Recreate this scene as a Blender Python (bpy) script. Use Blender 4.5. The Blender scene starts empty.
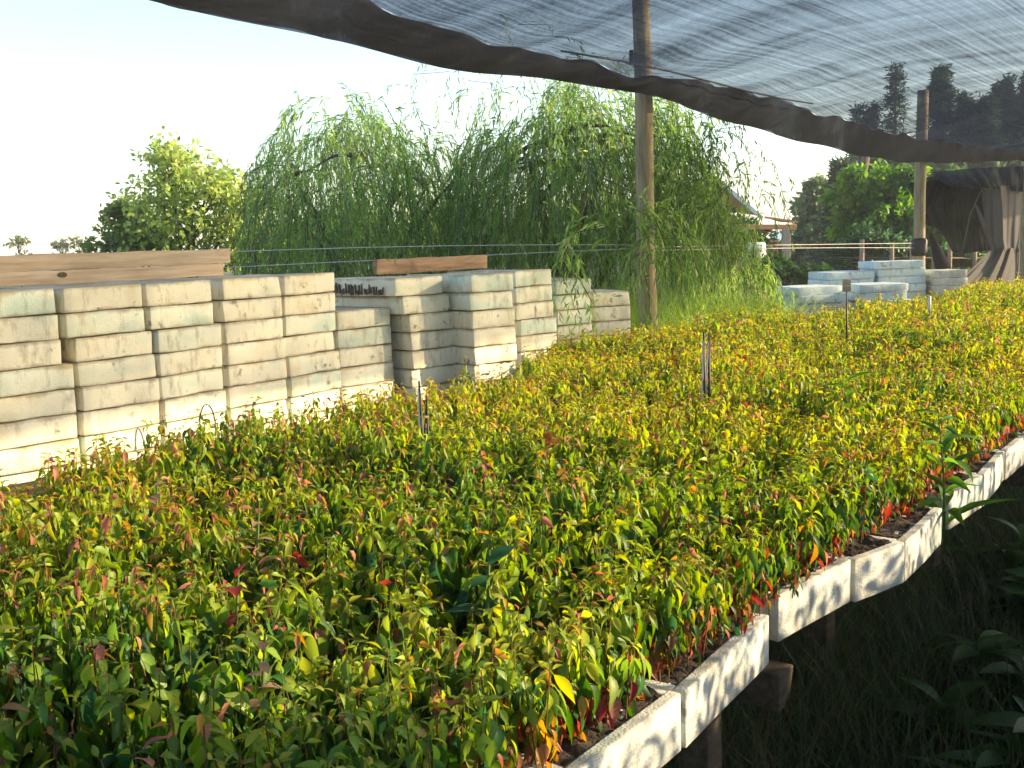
import bpy, bmesh, math, random
import numpy as np
from mathutils import Vector, Matrix

random.seed(7)
RNG = np.random.default_rng(11)
C = bpy.context.scene.collection
SC = bpy.context.scene
rad = math.radians

# ------------------------------------------------------------------ camera
EYE = 1.65
PITCH, ROLL = rad(7.6), rad(2.0)
fwd = Vector((0, math.cos(PITCH), -math.sin(PITCH)))
rt = Vector((1, 0, 0)); up = rt.cross(fwd)
rt2 = rt * math.cos(ROLL) - up * math.sin(ROLL)
up2 = up * math.cos(ROLL) + rt * math.sin(ROLL)
cam = bpy.data.objects.new('camera', bpy.data.cameras.new('camera'))
C.objects.link(cam)
m = Matrix((rt2, up2, -fwd)).transposed().to_4x4()
m.translation = (0, 0, EYE)
cam.matrix_world = m
cam.data.sensor_width = 36
cam.data.lens = 1030 / 1024 * 36
cam.data.clip_end = 3000
cam.data.clip_start = .02
SC.camera = cam

# ------------------------------------------------------------------ world, sun, exposure
SUN_EL, SUN_AZ = rad(17), rad(82)          # azimuth clockwise from the view direction
W = bpy.data.worlds.new('World'); SC.world = W; W.use_nodes = True
nt = W.node_tree; nt.nodes.clear()
sky = nt.nodes.new('ShaderNodeTexSky'); sky.sky_type = 'NISHITA'
sky.sun_disc = False; sky.sun_elevation = SUN_EL; sky.sun_rotation = SUN_AZ
sky.air_density = 1.0; sky.dust_density = 1.0; sky.ozone_density = 1.0
bg = nt.nodes.new('ShaderNodeBackground'); bg.inputs[1].default_value = .15
wo = nt.nodes.new('ShaderNodeOutputWorld')
veil = nt.nodes.new('ShaderNodeMix'); veil.data_type = 'RGBA'; veil.blend_type = 'ADD'; veil.inputs[0].default_value = 1
veil.inputs[7].default_value = (.03, .03, .03, 1)          # even white humidity of a hazy evening sky
nt.links.new(sky.outputs[0], veil.inputs[6]); nt.links.new(veil.outputs[2], bg.inputs[0]); nt.links.new(bg.outputs[0], wo.inputs[0])
sun = bpy.data.objects.new('sun', bpy.data.lights.new('sun', 'SUN')); C.objects.link(sun)
sun.data.energy = 5.0; sun.data.angle = rad(.6); sun.data.color = (1, .79, .48)
SD = Vector((math.sin(SUN_AZ) * math.cos(SUN_EL), math.cos(SUN_AZ) * math.cos(SUN_EL), math.sin(SUN_EL)))
sun.rotation_euler = SD.to_track_quat('Z', 'Y').to_euler()
sun.location = (8, 0, 6)
SC.view_settings.view_transform = 'Standard'; SC.view_settings.look = 'None'
SC.view_settings.exposure = 1.42; SC.view_settings.gamma = 1
SC.cycles.transparent_max_bounces = 24
SC.cycles.max_bounces = 8

# ------------------------------------------------------------------ axes of the shade house: D along the bench, N across it (to the right)
YAW = rad(37.9)
D = Vector((math.sin(YAW), math.cos(YAW), 0)); N = Vector((math.cos(YAW), -math.sin(YAW), 0))
def sn(s, n, z=0): return D * s + N * n + Vector((0, 0, z))
ROT = math.atan2(D.y, D.x)                  # local x = along the bench, local -y = N

# ------------------------------------------------------------------ materials
def mat(name):
    mt = bpy.data.materials.new(name); mt.use_nodes = True
    t = mt.node_tree; t.nodes.clear()
    o = t.nodes.new('ShaderNodeOutputMaterial')
    return mt, t, o
def nd(t, kind, **kw):
    x = t.nodes.new('ShaderNode' + kind)
    for k, v in kw.items():
        if k.startswith('i_'):
            key = k[2:].replace('_', ' ')
            x.inputs[int(key) if key.isdigit() else key].default_value = v
        else: setattr(x, k, v)
    return x
def ramp(t, fac, stops):
    r = t.nodes.new('ShaderNodeValToRGB'); e = r.color_ramp.elements
    while len(e) < len(stops): e.new(.5)
    for el, (p, c) in zip(e, stops): el.position = p; el.color = (*c, 1)
    t.links.new(fac, r.inputs[0]); return r.outputs[0]
def noise(t, vec, scale, detail=4, rough=.55, vscale=None):
    if vscale:
        mp = nd(t, 'Mapping'); mp.inputs['Scale'].default_value = vscale
        t.links.new(vec, mp.inputs['Vector']); vec = mp.outputs[0]
    n = nd(t, 'TexNoise', i_Scale=scale, i_Detail=detail, i_Roughness=rough)
    t.links.new(vec, n.inputs['Vector']); return n.outputs['Fac']
def mix(t, fac, a, b, mode='MIX'):
    x = nd(t, 'Mix', data_type='RGBA', blend_type=mode)
    for s, v in ((0, fac), (6, a), (7, b)):
        if hasattr(v, 'links'): t.links.new(v, x.inputs[s])
        else: x.inputs[s].default_value = v if s == 0 else (*v, 1)
    return x.outputs[2]
def bump(t, h, strength, dist):
    b = nd(t, 'Bump', i_Strength=strength, i_Distance=dist); t.links.new(h, b.inputs['Height']); return b.outputs[0]

def leaf_material(name, trans=.4, rough=.42, spec=.5):
    mt, t, o = mat(name)
    a = nd(t, 'Attribute', attribute_name='Col')
    tc = nd(t, 'TexCoord'); f = noise(t, tc.outputs['Object'], 45, 3)
    v = nd(t, 'MapRange', i_3=.72, i_4=1.25); t.links.new(f, v.inputs[0])
    hs = nd(t, 'HueSaturation'); t.links.new(a.outputs['Color'], hs.inputs['Color']); t.links.new(v.outputs[0], hs.inputs['Value'])
    p = nd(t, 'BsdfPrincipled', i_Roughness=rough); p.inputs['Specular IOR Level'].default_value = spec
    t.links.new(hs.outputs[0], p.inputs['Base Color'])
    tr = nd(t, 'BsdfTranslucent')
    hb = nd(t, 'HueSaturation', i_Hue=.49, i_Saturation=1.1, i_Value=1.25); t.links.new(hs.outputs[0], hb.inputs['Color'])
    t.links.new(hb.outputs[0], tr.inputs[0])
    ms = nd(t, 'MixShader', i_0=trans); t.links.new(p.outputs[0], ms.inputs[1]); t.links.new(tr.outputs[0], ms.inputs[2])
    t.links.new(ms.outputs[0], o.inputs[0]); return mt
M_leaf = leaf_material('seedling_leaf', .54, .46, .38)
M_tree = leaf_material('tree_leaf', .55, .5, .4)
M_grass = leaf_material('grass_blade', .35, .5, .4)

def simple(name, stops, scale=8, vscale=None, rough=.8, bs=.3, bd=.005, fine=60):
    mt, t, o = mat(name)
    tc = nd(t, 'TexCoord'); oi = nd(t, 'ObjectInfo')
    ad = nd(t, 'VectorMath', operation='ADD')
    sc = nd(t, 'VectorMath', operation='SCALE'); sc.inputs['Scale'].default_value = 13
    cb = nd(t, 'CombineXYZ')
    for k in range(3): t.links.new(oi.outputs['Random'], cb.inputs[k])
    t.links.new(cb.outputs[0], sc.inputs[0])
    t.links.new(tc.outputs['Object'], ad.inputs[0]); t.links.new(sc.outputs[0], ad.inputs[1])
    f = noise(t, ad.outputs[0], scale, 6, .6, vscale)
    c = ramp(t, f, stops)
    p = nd(t, 'BsdfPrincipled', i_Roughness=rough); p.inputs['Specular IOR Level'].default_value = .3
    t.links.new(c, p.inputs['Base Color'])
    h = noise(t, ad.outputs[0], fine, 4, .6, vscale)
    t.links.new(bump(t, h, bs, bd), p.inputs['Normal'])
    t.links.new(p.outputs[0], o.inputs[0]); return mt
M_wood = simple('weathered_wood', [(.3, (.16, .10, .055)), (.5, (.33, .22, .13)), (.7, (.45, .33, .21))], 5, (1, 9, 9), .75, .5, .004)
M_postw = simple('pole_wood', [(.25, (.13, .10, .06)), (.5, (.30, .23, .13)), (.75, (.42, .34, .22))], 6, (7, 7, .7), .7, .6, .006)
M_plank = simple('sawn_plank', [(.3, (.27, .20, .14)), (.5, (.38, .30, .22)), (.72, (.48, .41, .32))], 4, (.8, 9, 12), .7, .4, .003)
M_brownplank = simple('brown_plank', [(.3, (.16, .10, .06)), (.55, (.27, .17, .10)), (.75, (.36, .25, .16))], 4, (.8, 9, 12), .7, .4, .003)
M_darkwood = simple('shade_dark_wood', [(.3, (.05, .038, .025)), (.55, (.11, .085, .06)), (.75, (.17, .14, .10))], 5, (1, 9, 9), .85, .5, .004)  # wood darkened in its colour for the shade under the bench
M_bark = simple('bark', [(.3, (.06, .045, .03)), (.6, (.15, .11, .075))], 7, (4, 4, .8), .85, .8, .02)
M_soil = simple('potting_mix', [(.3, (.025, .018, .012)), (.55, (.07, .05, .035)), (.75, (.15, .11, .08))], 60, None, .9, .8, .006, 150)
M_ground = simple('ground_earth', [(.3, (.02, .025, .008)), (.55, (.045, .05, .016)), (.8, (.07, .06, .03))], 3, None, .95, .6, .03)
M_black = simple('black_plastic', [(.3, (.012, .012, .014)), (.7, (.03, .03, .035))], 8, None, .5, .2, .003)
M_wire = simple('galvanised_wire', [(.3, (.40, .38, .36)), (.7, (.6, .58, .55))], 30, None, .45, .1, .001)
M_fiber = simple('orange_timber', [(.3, (.42, .20, .08)), (.7, (.60, .33, .15))], 4, (.6, 6, 6), .7, .3, .004)
M_redwall = simple('red_boarding', [(.3, (.30, .10, .07)), (.7, (.42, .16, .11))], 3, None, .8)
M_cream = simple('cream_render', [(.3, (.62, .58, .48)), (.7, (.75, .72, .62))], 3, None, .85)
M_blueroof = simple('blue_sheet_roof', [(.3, (.42, .52, .70)), (.7, (.52, .62, .78))], 3, None, .4)
M_white = simple('white_paint', [(.3, (.7, .7, .7)), (.7, (.82, .82, .82))], 3, None, .5)
M_glass, _t, _o = mat('window_glass'); _p = nd(_t, 'BsdfPrincipled', i_Roughness=.08); _p.inputs['Base Color'].default_value = (.03, .04, .05, 1); _t.links.new(_p.outputs[0], _o.inputs[0])

def foam(name, warm, teal, tealamt, zr=(0, .107), dirt=1.0):
    """expanded polystyrene: beads, brown water stains, green algae film, grey scuffs"""
    mt, t, o = mat(name)
    tc = nd(t, 'TexCoord'); oi = nd(t, 'ObjectInfo')
    cb = nd(t, 'CombineXYZ')
    for k, s in enumerate((17, 31, 7)):
        mm = nd(t, 'Math', operation='MULTIPLY', i_1=s); t.links.new(oi.outputs['Random'], mm.inputs[0]); t.links.new(mm.outputs[0], cb.inputs[k])
    ad = nd(t, 'VectorMath', operation='ADD'); t.links.new(tc.outputs['Object'], ad.inputs[0]); t.links.new(cb.outputs[0], ad.inputs[1])
    v = ad.outputs[0]
    base = mix(t, noise(t, v, 3.0, 5), warm[0], warm[1])
    tf = nd(t, 'MapRange', i_1=.56 - tealamt, i_2=.80 - tealamt); t.links.new(noise(t, v, 3.6, 4, .6, (1, 1, 2)), tf.inputs[0])
    base = mix(t, tf.outputs[0], base, teal)
    # grime along the arrises
    sz = nd(t, 'SeparateXYZ'); t.links.new(tc.outputs['Object'], sz.inputs[0])
    nz = noise(t, v, 9, 5, .65)
    zz = nd(t, 'MapRange', i_1=zr[0], i_2=zr[1], i_3=-1, i_4=1); t.links.new(sz.outputs['Z'], zz.inputs[0])
    za = nd(t, 'Math', operation='ABSOLUTE'); t.links.new(zz.outputs[0], za.inputs[0])
    zs_ = nd(t, 'Math', operation='ADD'); t.links.new(za.outputs[0], zs_.inputs[0]); t.links.new(nz, zs_.inputs[1])
    zf = nd(t, 'MapRange', i_1=1.24, i_2=1.56, i_3=0, i_4=.75 * dirt); t.links.new(zs_.outputs[0], zf.inputs[0])
    base = mix(t, zf.outputs[0], base, (.26, .21, .13))
    yf = nd(t, 'MapRange', i_1=.50, i_2=.75, i_3=0, i_4=.55 * dirt); t.links.new(noise(t, v, 4.5, 5, .6), yf.inputs[0])
    base = mix(t, yf.outputs[0], base, (.56, .43, .22))
    # streaks of dirt
    df = nd(t, 'MapRange', i_1=.53, i_2=.70, i_3=0, i_4=.75); t.links.new(noise(t, v, 19, 7, .7, (1, 1, .30)), df.inputs[0])
    base = mix(t, df.outputs[0], base, (.30, .26, .19))
    sf = nd(t, 'MapRange', i_1=.64, i_2=.72, i_3=0, i_4=.75); t.links.new(noise(t, v, 11, 3, .6), sf.inputs[0])
    base = mix(t, sf.outputs[0], base, (.12, .11, .09))
    p = nd(t, 'BsdfPrincipled', i_Roughness=.75); p.inputs['Specular IOR Level'].default_value = .25
    t.links.new(base, p.inputs['Base Color'])
    vo = nd(t, 'TexVoronoi', i_Scale=170); t.links.new(v, vo.inputs['Vector'])
    big = noise(t, v, 14, 4)
    hm = nd(t, 'Math', operation='MULTIPLY_ADD', i_1=.35); t.links.new(vo.outputs['Distance'], hm.inputs[0]); t.links.new(big, hm.inputs[2])
    t.links.new(bump(t, hm.outputs[0], .5, .006), p.inputs['Normal'])
    t.links.new(p.outputs[0], o.inputs[0]); return mt
M_foam = foam('old_cream_foam', ((.70, .64, .47), (.80, .78, .68)), (.55, .66, .55), .0)
M_foam2 = foam('green_tinged_foam', ((.68, .66, .52), (.72, .75, .66)), (.47, .62, .53), .10)
M_foamb = foam('white_foam', ((.58, .59, .54), (.70, .71, .68)), (.46, .60, .58), .06, (-.12, 0), .5)
M_foamc = foam('blue_foam', ((.60, .70, .71), (.70, .77, .77)), (.50, .68, .72), .08, (0, .107), .35)

def net_material(name, dens, col, streak=.35):
    mt, t, o = mat(name)
    tc = nd(t, 'TexCoord'); v = tc.outputs['Object']
    a = noise(t, v, 5.0, 3, .6, (.07, 5.0, 0))          # fine lines along the bench
    b = noise(t, v, 1.1, 4, .6, (1.6, .3, 0))           # gathers across it
    c = noise(t, v, 42, 4, .75, (1, .6, 0))                          # knit
    s1 = nd(t, 'Math', operation='MULTIPLY_ADD', i_1=streak * 1.3, i_2=dens - streak * 1.55); t.links.new(a, s1.inputs[0])
    s2 = nd(t, 'Math', operation='MULTIPLY_ADD', i_1=streak * 1.5); t.links.new(b, s2.inputs[0]); t.links.new(s1.outputs[0], s2.inputs[2])
    s3 = nd(t, 'Math', operation='MULTIPLY_ADD', i_1=.35, use_clamp=True); t.links.new(c, s3.inputs[0]); t.links.new(s2.outputs[0], s3.inputs[2])
    mr = nd(t, 'Clamp', i_1=.06, i_2=.97); t.links.new(s3.outputs[0], mr.inputs[0])
    kc = mix(t, noise(t, v, 55, 3, .7, (1, 1, 1)), tuple(q * .55 for q in col), tuple(min(q * 1.6, 1) for q in col))
    tp = nd(t, 'BsdfTransparent')
    df = nd(t, 'BsdfDiffuse'); t.links.new(kc, df.inputs[0])
    tl = nd(t, 'BsdfTranslucent'); tl.inputs[0].default_value = (*col, 1)
    m1 = nd(t, 'MixShader', i_0=.35); t.links.new(df.outputs[0], m1.inputs[1]); t.links.new(tl.outputs[0], m1.inputs[2])
    m2 = nd(t, 'MixShader'); t.links.new(mr.outputs[0], m2.inputs[0]); t.links.new(tp.outputs[0], m2.inputs[1]); t.links.new(m1.outputs[0], m2.inputs[2])
    t.links.new(m2.outputs[0], o.inputs[0]); return mt
M_net = net_material('shade_net', .67, (.04, .055, .085), .40)
M_hem = net_material('doubled_shade_net', .84, (.062, .066, .082), .4)
M_dark = net_material('bunched_black_net', 1.0, (.03, .03, .034), .10)
M_rag = net_material('torn_black_net', .78, (.025, .025, .03), .5)
M_cloth = net_material('grey_shade_cloth', 1.10, (.17, .155, .145), .12)

# ------------------------------------------------------------------ helpers
def tag(o, label=None, cat=None, group=None, kind=None):
    for k, v in (('label', label), ('category', cat), ('group', group), ('kind', kind)):
        if v: o[k] = v
    return o
def empty(name, loc, label, cat, group=None, rz=0):
    o = bpy.data.objects.new(name, None); o.empty_display_size = .05
    o.location = loc; o.rotation_euler = (0, 0, rz); C.objects.link(o)
    return tag(o, label, cat, group)
def obj(name, me, mt=None, parent=None, loc=None, rz=None):
    is_bm = isinstance(me, bmesh.types.BMesh)
    if is_bm:
        b = me; me = bpy.data.meshes.new(name); b.to_mesh(me); b.free()
    o = bpy.data.objects.new(name, me); C.objects.link(o)
    if mt and not me.materials: me.materials.append(mt)
    if parent: o.parent = parent
    if is_bm:
        for p_ in me.polygons: p_.use_smooth = True
        me.set_sharp_from_angle(angle=rad(38))
    if loc is not None: o.location = loc
    if rz is not None: o.rotation_euler = (0, 0, rz)
    return o
def np_mesh(name, V, F, col=None, smooth=True):
    V = np.asarray(V, np.float32).reshape(-1, 3); F = np.asarray(F, np.int32).reshape(-1, 3)
    me = bpy.data.meshes.new(name)
    me.vertices.add(len(V)); me.vertices.foreach_set('co', V.ravel())
    me.loops.add(F.size); me.loops.foreach_set('vertex_index', F.ravel())
    me.polygons.add(len(F)); me.polygons.foreach_set('loop_start', np.arange(len(F), dtype=np.int32) * 3)
    if smooth: me.polygons.foreach_set('use_smooth', np.ones(len(F), bool))
    if col is not None:
        a = me.color_attributes.new('Col', 'FLOAT_COLOR', 'POINT')
        c = np.ones((len(V), 4), np.float32); c[:, :3] = col
        a.data.foreach_set('color', c.ravel())
    me.update(); me.validate(); return me
class Mass:
    """joins very many transformed copies of small templates into one mesh"""
    def __init__(s): s.V = []; s.F = []; s.K = []; s.n = 0
    def add(s, tv, tf, Mx, P, col, vcol=None):
        tv = np.asarray(tv, float); tf = np.asarray(tf, int); k = len(tv); n = len(P)
        if n == 0: return
        v = np.einsum('nij,kj->nki', Mx, tv) + P[:, None, :]
        f = tf[None] + (np.arange(n) * k)[:, None, None] + s.n
        c = np.repeat(col[:, None, :], k, 1)
        if vcol is not None: c = c * np.asarray(vcol)[None, :, None]
        s.V.append(v.reshape(-1, 3)); s.F.append(f.reshape(-1, 3)); s.K.append(c.reshape(-1, 3)); s.n += n * k
    def mesh(s, name): return np_mesh(name, np.concatenate(s.V), np.concatenate(s.F), np.concatenate(s.K))
def unit(v): return v / np.maximum(np.linalg.norm(v, axis=-1, keepdims=True), 1e-9)
def frames(dirs, roll, size, wid=1.0):
    """matrices with y along dirs, x across, z normal; size scales"""
    y = unit(dirs); upv = np.zeros_like(y); upv[:, 2] = 1
    x = np.cross(y, upv); bad = np.linalg.norm(x, axis=1) < 1e-3; x[bad] = (1, 0, 0); x = unit(x)
    z = np.cross(x, y)
    c, s_ = np.cos(roll)[:, None], np.sin(roll)[:, None]
    x2 = x * c + z * s_; z2 = z * c - x * s_
    M = np.stack([x2 * np.asarray(wid).reshape(-1, 1), y, z2], -1)
    return M * np.asarray(size).reshape(-1, 1, 1)
def leaf_template(secs, fold=.10, droop=.35, pet=.28):
    """ovate leaf of unit length with a petiole; secs = [(y, halfwidth)...]"""
    V = [(-.012, -pet, .06), (.012, -pet, .06), (.014, 0, 0), (-.014, 0, 0)] if pet else []
    F = [(0, 1, 2), (0, 2, 3)] if pet else []
    b = len(V); V.append((0, 0, 0))
    for (y, w) in secs:
        zz = -droop * y * y
        V += [(-w, y, zz + fold * w * 2), (0, y, zz), (w, y, zz + fold * w * 2)]
    V.append((0, 1, -droop))
    i = b + 1
    F += [(b, i + 1, i), (b, i + 2, i + 1)]
    for k in range(len(secs) - 1):
        j = i + 3
        F += [(i, i + 1, j + 1), (i, j + 1, j), (i + 1, i + 2, j + 2), (i + 1, j + 2, j + 1)]
        i = j
    t = len(V) - 1
    F += [(i, i + 1, t), (i + 1, i + 2, t)]
    return np.array(V, float), np.array(F)
LT_hi = leaf_template([(.10, .10), (.25, .20), (.42, .24), (.60, .205), (.78, .12), (.91, .045)], fold=.22, droop=.5)
LT_mid = leaf_template([(.22, .19), (.52, .22), (.80, .10)], fold=.32, droop=.65, pet=.22)
LT_lo = leaf_template([(.42, .24)], fold=.35, droop=.5, pet=0)
LT_curl = leaf_template([(.12, .11), (.3, .19), (.5, .2), (.7, .15), (.87, .07)], fold=.55, droop=.6)
WL = (np.array([(0, 0, 0), (-.075, .4, .02), (.075, .4, .02), (0, 1, -.12)]), np.array([(0, 2, 1), (1, 2, 3)]))
TL = (np.array([(0, 0, 0), (-.26, .45, .05), (.26, .45, .05), (0, 1, -.12)]), np.array([(0, 2, 1), (1, 2, 3)]))

def tube_mesh(pts, rs, seg=8, jit=0.0, rng=random, cap=True):
    pts = [Vector(p) for p in pts]; V = []; F = []
    for i, p in enumerate(pts):
        d = (pts[min(i + 1, len(pts) - 1)] - pts[max(i - 1, 0)]).normalized()
        a = d.orthogonal().normalized() if abs(d.z) < .99 else Vector((1, 0, 0))
        a = (a - d * a.dot(d)).normalized(); b = d.cross(a)
        for k in range(seg):
            t = 2 * math.pi * k / seg; r = rs[i] * (1 + rng.uniform(-jit, jit))
            V.append(p + (a * math.cos(t) + b * math.sin(t)) * r)
    for i in range(len(pts) - 1):
        for k in range(seg):
            a, b = i * seg + k, i * seg + (k + 1) % seg
            F += [(a, b, b + seg), (a, b + seg, a + seg)]
    if cap:
        for e, base in ((0, 0), (1, (len(pts) - 1) * seg)):
            V.append(pts[-1] if e else pts[0]); c = len(V) - 1
            for k in range(seg):
                a, b = base + k, base + (k + 1) % seg
                F.append((a, b, c) if e else (b, a, c))
    return [tuple(v) for v in V], F
def tube(name, pts, rs, mt, parent=None, seg=8, jit=0.0):
    V, F = tube_mesh(pts, rs, seg, jit); return obj(name, np_mesh(name, V, F), mt, parent)
def tubes(name, lst, mt, parent=None, seg=6, jit=0.0):
    VV = []; FF = []
    for pts, rs in lst:
        V, F = tube_mesh(pts, rs, seg, jit); o = len(VV); VV += V; FF += [(a + o, b + o, c + o) for a, b, c in F]
    return obj(name, np_mesh(name, VV, FF), mt, parent)
def box_bm(sx, sy, sz, bev=.004, seg=2, center=(0, 0, 0)):
    b = bmesh.new(); bmesh.ops.create_cube(b, size=1)
    for v in b.verts: v.co = Vector((v.co.x * sx + center[0], v.co.y * sy + center[1], v.co.z * sz + center[2]))
    if bev: bmesh.ops.bevel(b, geom=b.edges[:], offset=bev, segments=seg, profile=.6, affect='EDGES')
    return b
def rough_box(sx, sy, sz, seed, cuts=6, amp=.003, bev=.006, center=(0, 0, 0), chips=3):
    """box whose faces and arrises are slightly uneven, with a few knocked-off bits along the arrises"""
    r = random.Random(seed); b = bmesh.new(); bmesh.ops.create_cube(b, size=1)
    bmesh.ops.bevel(b, geom=b.edges[:], offset=.0, segments=1, affect='EDGES') if False else None
    for v in b.verts: v.co = Vector((v.co.x * sx, v.co.y * sy, v.co.z * sz))
    lx = [e for e in b.edges if abs((e.verts[0].co - e.verts[1].co).x) > sx * .5]
    ly = [e for e in b.edges if abs((e.verts[0].co - e.verts[1].co).y) > sy * .5]
    bmesh.ops.subdivide_edges(b, edges=lx, cuts=cuts, use_grid_fill=True)
    ly = [e for e in b.edges if abs((e.verts[0].co - e.verts[1].co).y) > sy * .5]
    bmesh.ops.subdivide_edges(b, edges=ly, cuts=cuts, use_grid_fill=True)
    sharp = [e for e in b.edges if len(e.link_faces) == 2 and e.calc_face_angle(0) > .8]
    bmesh.ops.bevel(b, geom=sharp, offset=bev, segments=2, profile=.5, affect='EDGES')
    chip = [Vector((r.uniform(-.5, .5) * sx, r.choice((-.5, .5)) * sy, r.choice((-.5, .5)) * sz)) for _ in range(chips)]
    ph = [r.uniform(0, 6) for _ in range(6)]
    for v in b.verts:
        c = v.co
        v.co += Vector((math.sin(c.z * 40 + ph[0] + c.y * 9), math.sin(c.x * 17 + ph[1]) * 1.2, math.sin(c.x * 13 + ph[2] + c.y * 7) * .7)) * amp
        for q in chip:
            d = (c - q).length
            if d < .028: v.co += Vector((0, -c.y, -c.z)).normalized() * (.028 - d) * .5
        v.co += Vector(center)
    return b
def smooth(me, angle=40):
    for p in me.polygons: p.use_smooth = True
    return me

# ================================================================== SETTING
gm = bmesh.new(); bmesh.ops.create_grid(gm, x_segments=60, y_segments=60, size=1500)
g = obj('ground', gm, M_ground); tag(g, kind='structure', label='grassy earth ground around the shade house')

# ================================================================== GRASS / WEEDS (uncountable)
def grass(name, P, h, cols, mt=M_grass, w=.006, lean=.5, label=None):
    n = len(P); az = RNG.uniform(0, 6.28, n)
    dirs = np.stack([np.cos(az) * lean * RNG.uniform(.2, 1, n), np.sin(az) * lean * RNG.uniform(.2, 1, n), np.ones(n)], 1)
    hh = h * RNG.uniform(.5, 1.2, n)
    T = (np.array([(-.5, 0, 0), (.5, 0, 0), (-.4, .5, -.03), (.4, .5, -.03), (0, 1, -.28)]), np.array([(0, 1, 3), (0, 3, 2), (2, 3, 4)]))
    Mx = frames(dirs, RNG.uniform(-.5, .5, n), hh, w / hh)
    k = RNG.integers(0, len(cols), n); col = np.array(cols)[k] * RNG.uniform(.75, 1.25, (n, 1))
    ms = Mass(); ms.add(*T, Mx, P, col); o = obj(name, ms.mesh(name), mt)
    return tag(o, label, 'grass', kind='stuff')
def scatter_sn(n, s0, s1, n0, n1, z=0):
    s = RNG.uniform(s0, s1, n); q = RNG.uniform(n0, n1, n)
    return np.array(D)[None] * s[:, None] + np.array(N)[None] * q[:, None] + np.array([0, 0, z])
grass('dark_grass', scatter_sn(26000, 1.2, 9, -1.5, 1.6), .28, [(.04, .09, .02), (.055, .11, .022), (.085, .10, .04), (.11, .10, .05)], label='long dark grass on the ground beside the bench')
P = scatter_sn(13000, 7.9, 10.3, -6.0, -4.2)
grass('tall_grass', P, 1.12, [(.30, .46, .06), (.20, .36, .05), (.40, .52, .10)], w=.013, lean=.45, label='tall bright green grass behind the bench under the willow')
P = scatter_sn(26000, 6, 45, -22, -5.6)
grass('meadow_grass', P, .5, [(.10, .18, .03), (.13, .22, .04), (.07, .14, .03)], w=.02, lean=.6, label='rough green meadow grass beyond the fence')

# ================================================================== BENCH
ZB = .78                                     # rim height of the trays on the bench
bench = empty('potting_bench', sn(6, -2.5, 0), 'long weathered timber bench carrying the white trays of seedlings', 'bench', rz=ROT)
def bpart(name, bm, mt): return obj(name, bm, mt, bench)
# local frame: x along, y = -N
for k, n_ in enumerate((-1.30, -2.6, -4.0, -4.6)):
    bpart('rail', rough_box(17.5, .07, .09, 50 + k, 20, .003, .004, (1.9, -(n_ + 2.5), .535 - .0)), M_darkwood)
xs = [-6.0, -4.86, -3.46, -2.0, -.5, 1.0, 2.5, 4.0, 5.5, 7.0, 8.4]
for k, x in enumerate(xs):
    bpart('crossbeam', rough_box(.09, 3.7, .105, 80 + k, 8, .003, .006, (x, .42, .434)), M_darkwood)
    for y in (-1.34, .4, 1.9):
        bpart('leg', rough_box(.085, .085, .58, 90 + k, 1, .002, .006, (x - .33, y + (.25 if y < 0 and k != 2 else 0), .20)), M_darkwood)

# ---------------------------------------------------------------- trays along the near (right) edge of the bench
TL_, TT = .68, .12
def tray_parts(w, seed):
    """open polystyrene tray full of soil: rim wall, cell bars, soil"""
    b = bmesh.new(); r = random.Random(seed)
    def addbox(x0, x1, y0, y1, z0, z1, bev=.004):
        q = rough_box(x1 - x0, y1 - y0, z1 - z0, r.random(), 5, .0009, bev, ((x0 + x1) / 2, (y0 + y1) / 2, (z0 + z1) / 2), 0)
        me = bpy.data.meshes.new('tmp'); q.to_mesh(me); q.free(); b.from_mesh(me); bpy.data.meshes.remove(me)
    addbox(0, w, 0, .028, -TT, 0); addbox(0, w, TL_ - .028, TL_, -TT, 0)
    addbox(0, .022, .0285, TL_ - .0285, -TT + .001, -.001); addbox(w - .022, w, .0285, TL_ - .0285, -TT + .001, -.001)
    addbox(.0225, w - .0225, .0285, TL_ - .0285, -TT + .002, -.04)
    for i in range(1, 7):
        x = w * i / 7; addbox(x - .006, x + .006, .029, TL_ - .029, -.039, -.008, .002)
    for j in range(1, 12):
        y = TL_ * j / 12; addbox(.023, w - .023, y - .006, y + .006, -.0385, -.009, .002)
    s = bmesh.new(); bmesh.ops.create_grid(s, x_segments=26, y_segments=40, size=.5)
    for v in s.verts:
        x = .024 + (v.co.x + .5) * (w - .048); y = .03 + (v.co.y + .5) * (TL_ - .06)
        v.co = Vector((x, y, -.002 + r.uniform(-.006, .007) + .006 * math.sin(x * 30 + seed) * math.sin(y * 22)))
    return b, s
EDGE = [((-.170, 1.300), (.066, 1.594)), ((.076, 1.606), (.308, 1.908)), ((.318, 1.921), (.584, 2.318)), ((.632, 2.420), (.897, 2.686)), ((.912, 2.694), (1.104, 2.845)),
        ((1.112, 2.858), (1.362, 3.206)), ((1.440, 3.338), (1.676, 3.609)), ((1.690, 3.628), (1.948, 4.014)), ((1.962, 4.030), (2.180, 4.310)),
        ((2.195, 4.325), (2.43, 4.63)), ((2.445, 4.645), (2.68, 4.95))]
ords = ['below the nearest one, hidden by leaves at the bottom', 'nearest the camera, cut off by the picture bottom', 'second nearest, above the leg of the bench', 'turned outwards, its end showing above the crossbeam',
        'that is short, fourth from the camera', 'fifth from the camera, just before the weed', 'sixth from the camera, just past the weed', 'seventh from the camera', 'at the right edge of the picture',
        'ninth from the camera', 'tenth from the camera']
edge_trays = []
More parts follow.
